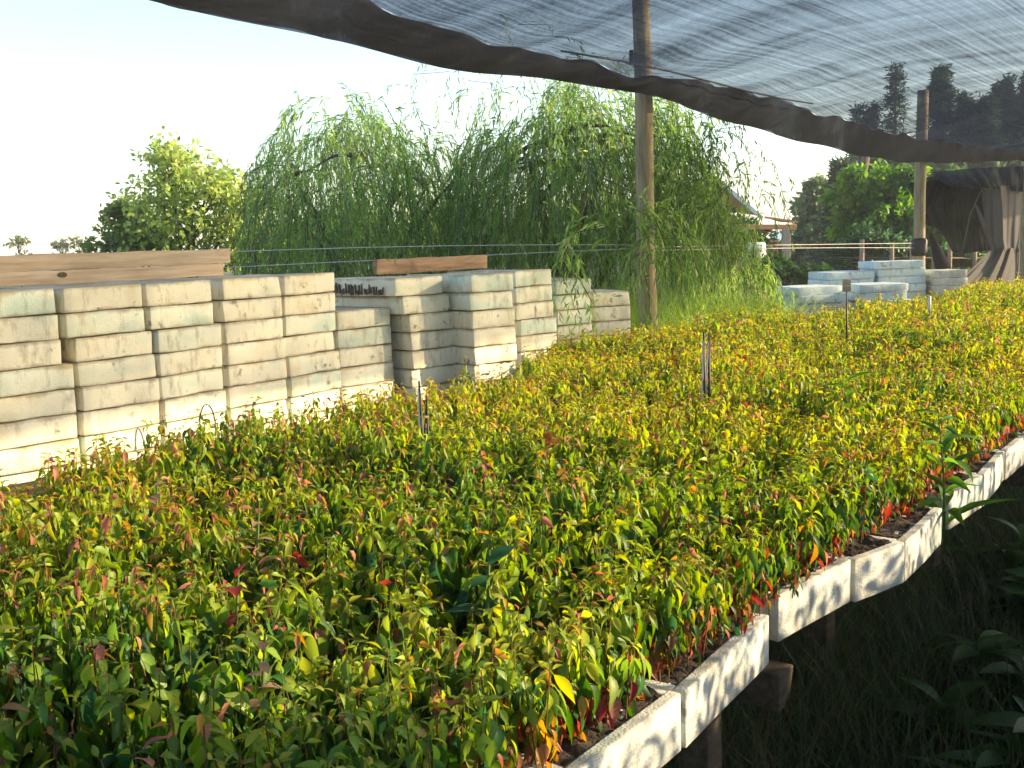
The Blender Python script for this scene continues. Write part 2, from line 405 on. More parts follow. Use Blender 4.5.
for k, (a, b_) in enumerate(EDGE):
    a, b_ = Vector((*a, 0)), Vector((*b_, 0)); w = (b_ - a).length
    rz = math.atan2((b_ - a).y, (b_ - a).x)
    t = empty('seedling_tray', (a.x, a.y, ZB + (.004 if k == 3 else -.003 * (k % 3))), 'white edge tray ' + ords[k], 'tray', 'white seedling trays along the bench edge', rz)
    bm_, so = tray_parts(w, k + 3)
    obj('tray_body', bm_, M_foamb, t); obj('soil', so, M_soil, t)
    edge_trays.append(t)
# the far trays wholly hidden under the plants: one bed of potting mix
nx, ny = 170, 40
s_ = np.linspace(-.5, 15.5, nx); q_ = np.linspace(-4.12, -1.45, ny)
S, Q = np.meshgrid(s_, q_, indexing='ij')
ZZ = ZB - .016 + RNG.uniform(-.006, .008, S.shape)
V = np.array(D)[None, None] * S[..., None] + np.array(N)[None, None] * Q[..., None]; V[..., 2] = ZZ
idx = np.arange(nx * ny).reshape(nx, ny)
F = np.concatenate([np.stack([idx[:-1, :-1], idx[:-1, 1:], idx[1:, 1:]], -1).reshape(-1, 3), np.stack([idx[:-1, :-1], idx[1:, 1:], idx[1:, :-1]], -1).reshape(-1, 3)])
o = obj('potting_mix', np_mesh('potting_mix', V, F), M_soil); tag(o, 'dark potting mix under the dense seedlings', 'soil', kind='stuff')

# ================================================================== STACKS OF EMPTY TRAYS
SW, SL, ST = .385, .68, .11
tray_meshes = {}
def stack_tray_mesh(w, k):
    key = (round(w, 3), k)
    if key not in tray_meshes:
        b = rough_box(w, SL, ST - .003, 200 + k * 7 + int(w * 100), 7, .0028, .007, (0, SL / 2, ST / 2), 4)
        me = bpy.data.meshes.new('foam_tray'); b.to_mesh(me); b.free(); tray_meshes[key] = me
        for p_ in me.polygons: p_.use_smooth = True
        me.set_sharp_from_angle(angle=rad(38))
    return tray_meshes[key]
NTH = ['top', 'second', 'third', 'fourth', 'fifth', 'sixth', 'seventh', 'bottom']
#        front-left corner        yaw  width  base   n  where
COLS = [((-2.185, 4.205), 46, .385, .66, 8, 'leftmost stack, cut off by the picture edge'),
        ((-1.905, 4.500), 40, .385, .66, 8, 'second stack from the left'),
        ((-1.650, 4.805), 33.5, .385, .66, 8, 'third stack from the left'),
        ((-1.433, 5.175), 35, .395, .66, 8, 'fourth stack from the left'),
        ((-1.205, 5.520), 33, .405, .66, 8, 'stack ending the left block'),
        ((-.985, 5.870), 47, .385, .66, 6, 'low stack just right of the left block'),
        ((-.594, 6.111), 43.5, .390, .61, 8, 'stack right of the low one'),
        ((-.232, 6.215), 50, .345, .61, 8, 'stack standing furthest forward'),
        ((.045, 6.860), 45.5, .365, .61, 8, 'tall stack left of the drooping willow twigs'),
        ((.335, 7.430), 57, .330, .63, 7, 'stack behind the drooping willow twigs'),
        ((.632, 7.757), 66, .325, .625, 6, 'shortest stack, at the right end')]
def strain(me_src, seed): return me_src
for ci, (p0, yaw, w, base, cnt, where) in enumerate(COLS):
    yw = rad(yaw); rz = math.atan2(math.cos(yw), math.sin(yw))
    for k in range(cnt):                                 # k = 0 bottom
        r = random.Random(ci * 31 + k * 7 + 2)
        jx, jy = r.uniform(-.004, .004), r.uniform(-.012, .012)
        if ci == 0 and k >= 5: jx -= .045
        if ci == 1 and k >= 6: jx -= .038
        if ci == 2 and k >= 6: jx -= .03
        if ci == 6 and k >= 6: jx += -.10 if k == 7 else -.06
        if ci == 8 and k < 5: jx += .03
        dx, dy = math.cos(rz), math.sin(rz)
        me = stack_tray_mesh(w - .010, (ci * 3 + k) % 6)
        if me.materials: pass
        else: me.materials.append(M_foam)
        nth = 'bottom' if k == 0 else NTH[cnt - 1 - k]
        nth_txt = nth if nth in ('top', 'bottom') else nth + ' from top'
        tint = r.random() < .36
        o = obj('foam_tray', me, None, None, (p0[0] + dx * (w / 2 + jx) - dy * jy, p0[1] + dy * (w / 2 + jx) + dx * jy, base + k * ST), rz + r.uniform(-.018, .018))
        if tint:
            o.material_slots[0].link = 'OBJECT'; o.material_slots[0].material = M_foam2
        look = 'greenish cream' if tint else 'stained cream'
        if ci == 6 and k == 7: look = 'cream tray with torn dark side,'
        tag(o, '%s %s, %s' % (nth_txt, 'cream foam tray with a torn dark side' if (ci == 6 and k == 7) else look + ' foam tray', where), 'tray', 'empty foam trays stacked along the left side of the bench')
        if ci == 6 and k == 7: stained = o
# the row of dark torn cell marks in the long side of that tray
marks = bmesh.new()
for i in range(24):
    y = .10 + i * .022; hgt = random.uniform(.03, .075)
    q = rough_box(.006, random.uniform(.008, .019), hgt, 900 + i, 2, .0035, .002, (-.1953, y, random.uniform(.008, .02) + hgt / 2), 0)
    me = bpy.data.meshes.new('tmp'); q.to_mesh(me); q.free(); marks.from_mesh(me); bpy.data.meshes.remove(me)
o = obj('torn_mark', marks, M_darkwood, stained)
# black tube hoop in front of the fourth stack
tube('wire_hoop', [(-1.43 + .03 * math.cos(a), 4.76 + .02 * math.cos(a), .87 + .10 * math.sin(a)) for a in np.linspace(-.3, math.pi + .3, 11)], [.0035] * 11, M_black)
tag(bpy.data.objects['wire_hoop'], 'thin dark wire hoop arching above the leaves before the third stack', 'wire')

# bluish stacks at the far end
BCOL = [((4.22, 13.95), 78, .53, 4, 'low pile left of the far pole'), ((5.10, 14.0), 84, .53, 4, 'low pile just before the far pole'),
        ((4.93, 14.85), 80, .57, 5, 'raised pile behind the low ones'), ((5.68, 14.9), 86, .59, 6, 'tallest pile left of the far pole')]
for ci, (p0, yaw, zb, cnt, where) in enumerate(BCOL):
    rz = math.atan2(math.cos(rad(yaw)), math.sin(rad(yaw)))
    for k in range(cnt):
        r = random.Random(700 + ci * 31 + k * 7)
        me = stack_tray_mesh(.70, k % 4)
        if not me.materials: me.materials.append(M_foam)
        o = obj('foam_tray', me, None, None, (p0[0] + r.uniform(-.05, .05), p0[1] + r.uniform(-.04, .04), zb + k * ST), rz + r.uniform(-.04, .04))
        o.material_slots[0].link = 'OBJECT'; o.material_slots[0].material = M_foamc
        nth = 'bottom' if k == 0 else NTH[cnt - 1 - k]
        tag(o, '%s pale blue foam tray, %s' % (nth if nth in ('top', 'bottom') else nth + ' from top', where), 'tray', 'bluish foam trays piled beyond the bench')
for k in range(5):
    me = stack_tray_mesh(.42, k % 4)
    if not me.materials: me.materials.append(M_foam)
    o = obj('foam_tray', me, None, None, (6.36 + random.uniform(-.03, .03), 14.75, .55 + k * ST), rad(6) + random.uniform(-.03, .03))
    o.material_slots[0].link = 'OBJECT'; o.material_slots[0].material = M_foamb
    nth = 'bottom' if k == 0 else NTH[4 - k]
    tag(o, '%s pale cream foam tray in the stack right of the far pole' % (nth if nth in ('top', 'bottom') else nth + ' from top'), 'tray', 'pale foam trays right of the far pole')
# trestle under the far stacks
tr = empty('pallet_trestle', (5.1, 14.9, 0), 'low timber trestle under the bluish foam trays', 'trestle')
for k, (x, y) in enumerate(((-1.0, -.6), (-1.0, .7), (1.2, -.6), (1.2, .7))): obj('leg', box_bm(.08, .08, .38, .004, 1, (x, y, .19)), M_wood, tr)
for k, y in enumerate((-.9, -.5, -.1, .3, .7)): obj('slat', box_bm(3.2, .3, .06, .004, 1, (.2, y, .44)), M_wood, tr)

# ================================================================== BOARDS ON THE STACKS
def board(a, b, z, h, th, mt, label, seed):
    a, b = Vector((*a, 0)), Vector((*b, 0)); L = (b - a).length; mid = (a + b) / 2
    o = obj('wooden_board', smooth(bm_to_me(rough_box(L, th, h, seed, 10, .004, .004, (0, 0, h / 2), 2))), mt, None, (mid.x, mid.y, z), math.atan2((b - a).y, (b - a).x))
    return tag(o, label, 'board', 'boards lying on the tray stacks')
def bm_to_me(b):
    me = bpy.data.meshes.new('m'); b.to_mesh(me); b.free(); return me
o = board((-2.80, 4.35), (-1.585, 5.755), 1.545, .066, .035, M_plank, 'lower of two sawn boards on the left stacks, with a dark knot', 31)
kn = bmesh.new(); bmesh.ops.create_uvsphere(kn, u_segments=12, v_segments=6, radius=1)
for v in kn.verts: v.co = Vector((v.co.x * .026, v.co.y * .0022 - .0178, v.co.z * .014))
for f_ in kn.faces: f_.smooth = True
k_ = obj('knot', kn, M_bark, o, (.015, -.001, .044))
board((-2.82, 4.36), (-1.555, 5.795), 1.612, .08, .035, M_plank, 'upper of two sawn boards on the left stacks, split at its right end', 32)
board((-.88, 6.85), (-.166, 7.77), 1.495, .10, .04, M_brownplank, 'short brown board on edge behind the middle stacks', 33)

# ================================================================== POLES
def pole(p, top, r0, r1, label, lean=(0, 0), extra=None):
    t = empty('timber_pole', (p[0], p[1], 0), label, 'pole', 'round timber poles holding the shade net')
    zs = [-.2, .4, 1.0, 1.6, 2.2, 2.8, 3.4, top]
    obj('shaft', np_mesh('shaft', *tube_mesh([(lean[0] * z + .008 * math.sin(z * 2.2 + p[0]), lean[1] * z, z) for z in zs], [r0 + (r1 - r0) * max(z, 0) / top for z in zs], 20, .03)), M_postw, t)
    return t
p1 = pole((1.262, 9.35), 4.1, .088, .074, 'round timber pole in front of the willow, passing up through the net', (-.006, 0))
p2 = pole((6.19, 15.6), 3.72, .088, .078, 'round timber pole with a black band at mid height beside the blue trays', (.003, 0))
p3 = pole((10.45, 21.0), 3.0, .085, .08, 'timber pole at the right edge beside the grey cloth curtain')
# nailed batten stub near the net on the first pole, staples
obj('peg', box_bm(.035, .05, .12, .004, 1, (-.115, -.01, 3.26)), M_black, p1)
V, F = tube_mesh([(0, 0, z) for z in (1.30, 1.36, 1.44, 1.52, 1.56)], [.10, .118, .112, .12, .10], 20, .05)
obj('band', np_mesh('band', V, F), M_black, p2)
# bundle of rolled net hanging from the band
V, F = tube_mesh([(6.33, 15.5, 1.62), (6.40, 15.45, 1.38), (6.47, 15.4, 1.12), (6.56, 15.36, .86), (6.6, 15.34, .7)], [.03, .07, .10, .11, .08], 10, .22)
o = obj('net_roll', np_mesh('net_roll', V, F), M_dark); tag(o, 'black roll of net slung beside the banded pole', 'net')

# ================================================================== WIRES
def wire_fence():
    t = empty('wire_fence', (0, 9.3, 0), 'two thin wires strung between the poles behind the tray stacks', 'fence')
    for (a, m_, b) in (((-6.0, 9.0, 1.60), (-2.4, 9.15, 1.69), (1.19, 9.33, 1.625)), ((-6.0, 9.0, 1.50), (-2.4, 9.15, 1.555), (1.19, 9.33, 1.595)),
                       ((1.31, 9.38, 1.60), (3.6, 12.4, 1.55), (6.11, 15.55, 1.49)), ((1.31, 9.38, 1.57), (3.6, 12.4, 1.51), (6.11, 15.55, 1.42))):
        a, m_, b = Vector(a), Vector(m_), Vector(b); pts = []
        for i in range(13):
            u = i / 12; pts.append(a * (1 - u) * (1 - 2 * u) + m_ * 4 * u * (1 - u) + b * u * (2 * u - 1))
        V, F = tube_mesh([p - Vector((0, 9.3, 0)) for p in pts], [.0042] * 13, 5); obj('wire', np_mesh('wire', V, F), M_wire, t)
wire_fence()

# ================================================================== SHADE NET ROOF
ws = [-4, 2.95, 5.43, 7.5, 9.68, 11.6, 14.1, 17.5, 22.2, 26]
wz = [3.30, 3.18, 3.06, 3.02, 3.10, 3.02, 2.97, 3.00, 3.15, 3.2]
ls = [-4, 2.95, 5.43, 7.5, 9.68, 11.6, 14.1, 17.5, 22.2, 26]
lz = [2.98, 2.90, 2.82, 2.88, 2.75, 2.67, 2.61, 2.72, 2.95, 3.0]
def spl(x, xs, ys):
    # smooth monotone-ish interpolation
    i = np.clip(np.searchsorted(xs, x) - 1, 0, len(xs) - 2); xs = np.array(xs); ys = np.array(ys)
    sl = np.gradient(ys, xs); h = xs[i + 1] - xs[i]; u = (x - xs[i]) / h
    return (2 * u**3 - 3 * u**2 + 1) * ys[i] + (u**3 - 2 * u**2 + u) * h * sl[i] + (-2 * u**3 + 3 * u**2) * ys[i + 1] + (u**3 - u**2) * h * sl[i + 1]
def ztop(S): return spl(S, ws, wz) + .022 * np.sin(S * 3.1 + np.sin(S * 1.7)) + .014 * np.sin(S * 7.3 + 1)
N_EDGE, N_RIGHT = -4.5, 1.0
def grid_tris(nx, ny):
    idx = np.arange(nx * ny).reshape(nx, ny)
    return np.concatenate([np.stack([idx[:-1, :-1], idx[:-1, 1:], idx[1:, 1:]], -1).reshape(-1, 3), np.stack([idx[:-1, :-1], idx[1:, 1:], idx[1:, :-1]], -1).reshape(-1, 3)])
net = empty('shade_net', (0, 0, 0), 'dark see-through shade net stretched overhead with a drooping folded hem', 'net', rz=ROT)
nx, ny = 420, 120
S, U = np.meshgrid(np.linspace(-4, 26, nx), np.linspace(0, 1, ny), indexing='ij')
NR = np.interp(S, [-4, 13.0, 15.0, 26], [N_RIGHT, N_RIGHT, -1.2, -1.4])     # unseen right edge cut back past the second pole so sun reaches the grass
Q = N_EDGE + U * (NR - N_EDGE)
Zr = 3.24 + .012 * np.sin(S * .8 + 1)
zw = ztop(S) - .004
bl = np.clip((Q - N_EDGE) / 1.6, 0, 1); bl = bl * bl * (3 - 2 * bl)
Z = zw * (1 - bl) + Zr * bl
Z += -.05 * np.sin(np.clip((Q - N_EDGE) / (N_RIGHT - N_EDGE), 0, 1) * math.pi) 
gath = np.exp(-(Q - N_EDGE) / .9); e0 = np.clip((Q - N_EDGE) / .3, 0, 1)
Z += e0 * .016 * gath * np.sin(S * 5.2 + 2.2 * np.sin(S * .7) + Q * .8) + e0 * .004 * np.sin(S * 1.3 + Q * 1.2)
V = np.stack([S, -Q, Z], -1)
obj('roof_sheet', np_mesh('roof_sheet', V, grid_tris(nx, ny)), M_net, net)
nx, ny = 420, 12
S, U = np.meshgrid(np.linspace(-4, 26, nx), np.linspace(0, 1, ny), indexing='ij')
zw = ztop(S); zl = spl(S, ls, lz) + .012 * np.sin(S * 3.3)
Z = zw * (1 - U) + zl * U
Q = N_EDGE + .05 * np.sin(U * math.pi) + .02 * np.sin(S * 6 + U * 4) * U + .015 * np.sin(S * 13 + U * 7)
V1 = np.stack([S, -Q, Z], -1)
Q2 = N_EDGE - .02 - .02 * np.sin(U * math.pi); V2 = np.stack([S, -Q2, Z + .0], -1)
obj('hem', np_mesh('hem', np.concatenate([V1.reshape(-1, 3), V2.reshape(-1, 3)]), np.concatenate([grid_tris(nx, ny), grid_tris(nx, ny) + nx * ny])), M_hem, net)
cable = empty('support_cable', (0, 0, 0), 'black cable running under the net roof past the first pole', 'cable', rz=ROT)
tube('strand', [(6.4 + i * .75, 4.42 - .02 * i, 3.05 + .02 * math.sin(i)) for i in range(7)], [.008] * 7, M_black, cable, 5)

# ================================================================== HANGING CURTAIN NETS AT THE FAR RIGHT
def at(x, y, Y):
    """a point of the far curtain measured by its bearing and height angle at distance Y"""
    dx, dy = (x - 512) / 1030, -(y - 384) / 1030
    v = rt2 * dx + up2 * dy + fwd; return Vector((0, 0, EYE)) + v * (Y / v.y)
def sheet(name, rows, nx, ny, mt, folds, amp, parent, dirn=Vector((-.5, -.85, 0)), seed=0):
    R_ = [[np.array(p) for p in r] for r in rows]
    V = np.zeros((nx, ny, 3)); r = random.Random(seed); ph = r.uniform(0, 6)
    for i in range(nx):
        u = i / (nx - 1)
        colp = []
        for row in R_:
            k = u * (len(row) - 1); a = min(int(k), len(row) - 2); f = k - a
            f = f * f * (3 - 2 * f) * .5 + f * .5
            colp.append(row[a] * (1 - f) + row[a + 1] * f)
        for j in range(ny):
            w = j / (ny - 1); k = w * (len(colp) - 1); a = min(int(k), len(colp) - 2); f = k - a
            p = colp[a] * (1 - f) + colp[a + 1] * f
            fo = math.sin(u * folds * 6.283 + ph + .8 * math.sin(w * 3 + u * 9)) + .4 * math.sin(u * folds * 15 + w * 4 + ph)
            V[i, j] = p + np.array(dirn) * amp * fo
    return obj(name, np_mesh(name, V, grid_tris(nx, ny)), mt, parent)
cur = empty('grey_curtain', (0, 0, 0), 'grey shade cloth curtain draped and flared at the far right', 'curtain')
Yc = 19.0
sheet('upper_panel', [[at(982, 190, Yc), at(1000, 186, Yc - .2), at(1022, 184, Yc + .3)], [at(984, 210, Yc), at(1003, 212, Yc - .2), at(1021, 212, Yc + .3)],
      [at(987, 240, Yc), at(1004, 240, Yc - .1), at(1020, 240, Yc + .3)], [at(992, 252, Yc), at(1007, 252, Yc), at(1019, 252, Yc + .3)]], 70, 24, M_cloth, 2.4, .07, cur, seed=1)
sheet('flared_skirt', [[at(992, 248, Yc), at(1006, 248, Yc), at(1020, 248, Yc + .3)], [at(976, 264, Yc - .5), at(1000, 264, Yc - .3), at(1020, 266, Yc + .2)],
      [at(958, 282, Yc - .9), at(992, 284, Yc - .6), at(1020, 288, Yc)], [at(950, 300, Yc - 1.0), at(990, 306, Yc - .7), at(1020, 310, Yc)]], 80, 24, M_cloth, 3.2, .11, cur, seed=2)
sheet('top_valance', [[at(930, 172, Yc), at(975, 168, Yc - .2), at(1024, 166, Yc + .3)], [at(945, 184, Yc - .1), at(985, 180, Yc - .3), at(1024, 178, Yc + .2)],
      [at(964, 190, Yc - .1), at(990, 188, Yc - .25), at(1024, 192, Yc + .2)]], 80, 14, M_hem, 6, .08, cur, seed=3)
drk = empty('black_net_bundle', (0, 0, 0), 'bunched black net hanging in folds beside the grey curtain', 'net')
Yd = 19.2
sheet('swag', [[at(926, 182, Yd), at(955, 176, Yd), at(986, 178, Yd)], [at(914, 208, Yd - .3), at(950, 206, Yd), at(984, 204, Yd)],
      [at(928, 226, Yd - .2), at(954, 230, Yd), at(986, 226, Yd)]], 90, 24, M_dark, 7, .11, drk, seed=4)
sheet('tail', [[at(930, 222, Yd), at(958, 220, Yd), at(985, 218, Yd)], [at(944, 238, Yd), at(962, 240, Yd), at(988, 236, Yd)],
      [at(952, 252, Yd), at(966, 253, Yd), at(992, 250, Yd)]], 90, 22, M_dark, 5, .09, drk, seed=5)
sheet('ragged_edge', [[at(908, 184, Yd + .3), at(922, 178, Yd + .2), at(945, 174, Yd + .1)], [at(913, 198, Yd + .3), at(926, 200, Yd + .2), at(945, 198, Yd + .1)],
      [at(920, 214, Yd + .3), at(930, 226, Yd + .2), at(945, 220, Yd + .1)]], 60, 16, M_rag, 6, .10, drk, seed=8)
tube('rope', [at(985, 182, Yd - .3), at(970, 215, Yd - .3), at(962, 253, Yd - .2)], [.012] * 3, M_cloth, drk, 6)
tube('pale_strip', [at(976, 205, Yd - .35), at(984, 225, Yd - .3), at(990, 246, Yd - .3)], [.02, .05, .03], M_cloth, drk, 6)

# ================================================================== TREES
def limb(a, b, sag=.0, n=6, wob=.06, rng=random):
    a, b = Vector(a), Vector(b); L = (b - a).length; out = []
    for i in range(n + 1):
        u = i / n; p = a.lerp(b, u); p.z += sag * math.sin(u * math.pi) * L
        if 0 < i < n: p += Vector((rng.uniform(-1, 1), rng.uniform(-1, 1), rng.uniform(-.5, .5))) * wob * L / n
        out.append(p)
    return out
def pick_cols(n, pal, var=.25):
    k = RNG.integers(0, len(pal), n); return np.array(pal)[k] * RNG.uniform(1 - var, 1 + var, (n, 1))
def willow(name, label, base, forks, env, depth, nstr, pal, seed, lmin=.5, lmax=1.5, into=None, stem=True):
    """weeping willow: trunk, arching limbs and strands of narrow leaves that hang from the dome; env = [(x, top z)...]"""
    r = np.random.default_rng(seed); rr = random.Random(seed)
    t = into or empty(name, base, label, 'tree', 'willows behind the tray stacks')
    b = Vector(base); org = Vector(into.location) if into else b
    ex = [e[0] for e in env]; ez = [e[1] for e in env]
    xs = r.uniform(ex[0], ex[-1], nstr); cy = b.y
    ys = r.uniform(-1, 1, nstr); 
    wdt = depth * np.sqrt(np.clip(1 - ((xs - (ex[0] + ex[-1]) / 2) / ((ex[-1] - ex[0]) / 2 * 1.08)) ** 2, .05, 1))
    top = np.interp(xs, ex, ez) + .13 * np.sin(xs * 5.3 + seed) + .09 * np.sin(xs * 11.7 + seed * 2)
    zt = top - (np.abs(ys) ** 2) * .9 * (top - 1.2) / 2.5 - r.exponential(.28, nstr) * (top - 1.0) / 2.2
    zt += np.where(r.random(nstr) < .14, r.uniform(0, .4, nstr), 0)
    low = r.random(nstr) < (.42 if forks else 0)
    zt = np.where(low, r.uniform(.9, 1, nstr) * (zt - 1.1) * r.uniform(.25, .8, nstr) + 1.1, zt)
    Y = cy + ys * wdt
    ms = Mass(); P = []; Dv = []; Sz = []; Cc = []; twigs = []
    for i in range(nstr):
        az = math.atan2(Y[i] - cy, xs[i] - b.x) + r.normal(0, .5)
        L = min(r.uniform(lmin, lmax), max(zt[i] - .15, .3)); n = int(L / .024)
        u = np.linspace(0, 1, n)
        arc = r.uniform(.15, .5)
        ox = arc * (1 - np.exp(-u * 3.2)); oz = .14 * np.sin(np.clip(u * 3, 0, math.pi)) * arc * 2 - L * np.clip(u - .06, 0, 1)
        sway = .03 * np.sin(u * 7 + i)
        px = xs[i] + (ox - arc) * math.cos(az) + sway; py = Y[i] + (ox - arc) * math.sin(az) + sway * .5; pz = zt[i] + oz
        pts = np.stack([px, py, pz], 1)
        tg = np.gradient(pts, axis=0) if n > 1 else np.array([[0, 0, -1.]])
        tg = unit(tg); a2 = r.uniform(0, 6.28, n)
        d = tg * .75 + np.stack([np.cos(a2), np.sin(a2), -.35 * np.ones(n)], 1) * .55
        P.append(pts); Dv.append(d); Sz.append(r.uniform(.06, .125, n) * (1 - .3 * u))
        base_c = np.array(pal[r.integers(0, len(pal))]) * r.uniform(.75, 1.25)
        Cc.append(base_c[None] * r.uniform(.8, 1.2, (n, 1)))
        if i % 4 == 0: twigs.append(([tuple(pts[j] - np.array(b)) for j in range(0, n, 6)], [.004] * len(range(0, n, 6))))
    P = np.concatenate(P); Dv = np.concatenate(Dv); Sz = np.concatenate(Sz); Cc = np.concatenate(Cc)
    ms.add(*WL, frames(Dv, r.uniform(-1.2, 1.2, len(P)), Sz, 1.15), P - np.array(org), Cc)
    obj(name if into else 'crown', ms.mesh('crown'), M_tree, t)
    if into:
        tubes('twig', [([tuple(Vector(q) + b - org) for q in w[0]], w[1]) for w in twigs if len(w[0]) > 1], M_bark, t, 3); return
    L = []
    for (p, r0) in forks:
        L.append((limb((0, 0, .5), Vector(p) - b, .12, 8, .08, rr), list(np.linspace(r0, .015, 9))))
        for k in range(4):
            q = Vector((rr.uniform(ex[0], ex[-1]), b.y + rr.uniform(-1, 1) * depth * .6, 0)); q.z = np.interp(q.x, ex, ez) - .7
            s0 = L[-1][0][rr.randint(3, 6)]
            L.append((limb(s0, q - b, .12, 6, .1, rr), list(np.linspace(r0 * .4, .006, 7))))
    tr_ = [(0, 0, -.2), (.02, 0, .3), (-.02, .02, .8)] if forks else [(0, 0, -.2), (.03, 0, 1.2), (.1, .02, 2.4), (.15, 0, 3.3)]
    obj('trunk', np_mesh('trunk', *tube_mesh(tr_, [.2, .16, .13] if forks else [.05, .04, .03, .012], 10, .08)), M_bark, t)
    if L: tubes('limb', L, M_bark, t, 6, .05)
    tubes('twig', [w for w in twigs if len(w[0]) > 1], M_bark, t, 3)
    return t
PW = [(.20, .34, .07), (.25, .40, .08), (.13, .26, .06), (.32, .44, .12), (.20, .29, .13)]
w1 = willow('willow_tree', 'rounded weeping willow dome behind the left tray stacks', (-1.75, 12.3, 0), [((-2.5, 12.2, 2.6), .08), ((-1.2, 12.4, 2.7), .09), ((-.6, 12.0, 2.4), .07)],
       [(-3.15, 2.5), (-2.95, 3.0), (-2.6, 3.25), (-2.1, 3.3), (-1.5, 3.36), (-1.0, 3.2), (-.55, 3.05), (-.3, 2.6)], 1.5, 1080, PW, 3)
w2 = willow('willow_tree', 'taller weeping willow spreading on both sides of the first pole', (.7, 11.8, 0), [((.2, 11.5, 2.7), .10), ((1.2, 11.7, 2.8), .10), ((1.9, 11.6, 2.5), .08)],
       [(-.75, 2.6), (-.3, 3.1), (.2, 3.35), (.7, 3.5), (1.2, 3.45), (1.7, 3.4), (2.1, 3.2), (2.38, 2.85), (2.55, 2.1)], 1.5, 1700, PW, 4)
willow('shoots', None, (-.3, 12.9, 0), [],
       [(-2.6, 3.2), (-1.8, 3.7), (-1.0, 3.85), (-.2, 4.0), (.3, 4.75), (.7, 4.5), (1.2, 3.95), (2.2, 3.6)], .7, 120, PW, 6, lmin=.25, lmax=.8, into=w2)
willow('outer_fronds', None, (2.3, 11.2, 0), [],
       [(1.7, 3.3), (2.2, 3.25), (2.6, 3.05), (2.95, 2.75), (3.15, 2.45)], .35, 75, PW, 8, lmin=.3, lmax=.75, into=w2)

willow('hanging_fronds', None, (.45, 7.25, 0), [], [(.30, 1.72), (.45, 1.78), (.62, 1.70)], .12, 16, PW, 12, lmin=.35, lmax=.75, into=w2, stem=False)
willow('low_fronds', None, (2.2, 10.6, 0), [], [(1.45, 2.2), (1.9, 2.5), (2.3, 2.2), (2.65, 1.55), (2.95, 1.1)], .5, 170, PW, 14, lmin=.5, lmax=1.2, into=w2)
willow('pole_fronds', None, (1.25, 9.0, 0), [], [(.9, 1.75), (1.2, 2.1), (1.55, 1.9), (1.8, 1.7)], .25, 60, PW, 13, lmin=.4, lmax=1.0, into=w2, stem=False)
tubes('drooping_branch', [([(0, 0, 1.3), (.1, -1.4, 2.0), (0, -3.0, 2.05), (-.22, -4.5, 1.75)], [.02, .012, .006, .003]), ([(0, 0, 1.6), (.3, -1.2, 2.3), (.5, -2.6, 2.05)], [.02, .01, .004])], M_bark, w2, 5, .05)

def leafy_tree(name, label, base, clumps, leaf, pal, nleaf, trunk_r, seed, group=None, mt=M_tree, dens=1.0, tmpl=TL, drop=.3, spread=1.0):
    """trunk, limbs to every clump, and leaves in loose sprays round the clumps' shells; clumps = [(x,y,z,r)...] in world"""
    r = np.random.default_rng(seed); rr = random.Random(seed); b = Vector(base)
    t = empty(name, base, label, 'tree', group)
    ms = Mass(); L = []
    fork = Vector((0, 0, min(c[2] for c in clumps) - b.z)) * .6
    for (x, y, z, rad_) in clumps:
        c = Vector((x, y, z)) - b
        L.append((limb(fork, c, .08, 6, .12, rr), list(np.linspace(trunk_r * .5, .012, 7))))
        ns = max(8, int(26 * dens))
        dv = unit(r.normal(size=(ns, 3))); dv[:, 2] = np.abs(dv[:, 2]) * .9 - .25
        cen = np.array(c)[None] + dv * rad_ * r.uniform(.35, 1.0, (ns, 1))
        per = max(6, int(nleaf / len(clumps) / ns))
        cc = np.repeat(cen, per, 0); ax = np.repeat(unit(dv + r.normal(0, .3, dv.shape)), per, 0)
        u = r.uniform(-1, 1, (len(cc), 1)) * rad_ * .30 * spread
        pos = cc + ax * u + r.normal(0, rad_ * .085 * spread, cc.shape)
        dirs = ax * .6 + r.normal(0, .6, cc.shape); dirs[:, 2] -= drop
        col = np.repeat(pick_cols(ns, pal, .3), per, 0) * r.uniform(.8, 1.2, (len(cc), 1))
        ms.add(*tmpl, frames(dirs, r.uniform(-1.5, 1.5, len(cc)), leaf * r.uniform(.6, 1.25, len(cc))), pos, col)
        for q in cen[::3]: L.append((limb(c * .75 + fork * .25, Vector(q), .05, 4, .1, rr), [.012 * trunk_r * 8, .01, .008, .006, .004]))
    obj('crown', ms.mesh('crown'), mt, t)
    obj('trunk', np_mesh('trunk', *tube_mesh([(0, 0, -.2), (0, 0, fork.z * .5), fork], [trunk_r * 1.2, trunk_r, trunk_r * .8], 9, .06)), M_bark, t)
    tubes('limb', L, M_bark, t, 5, .05)
    return t
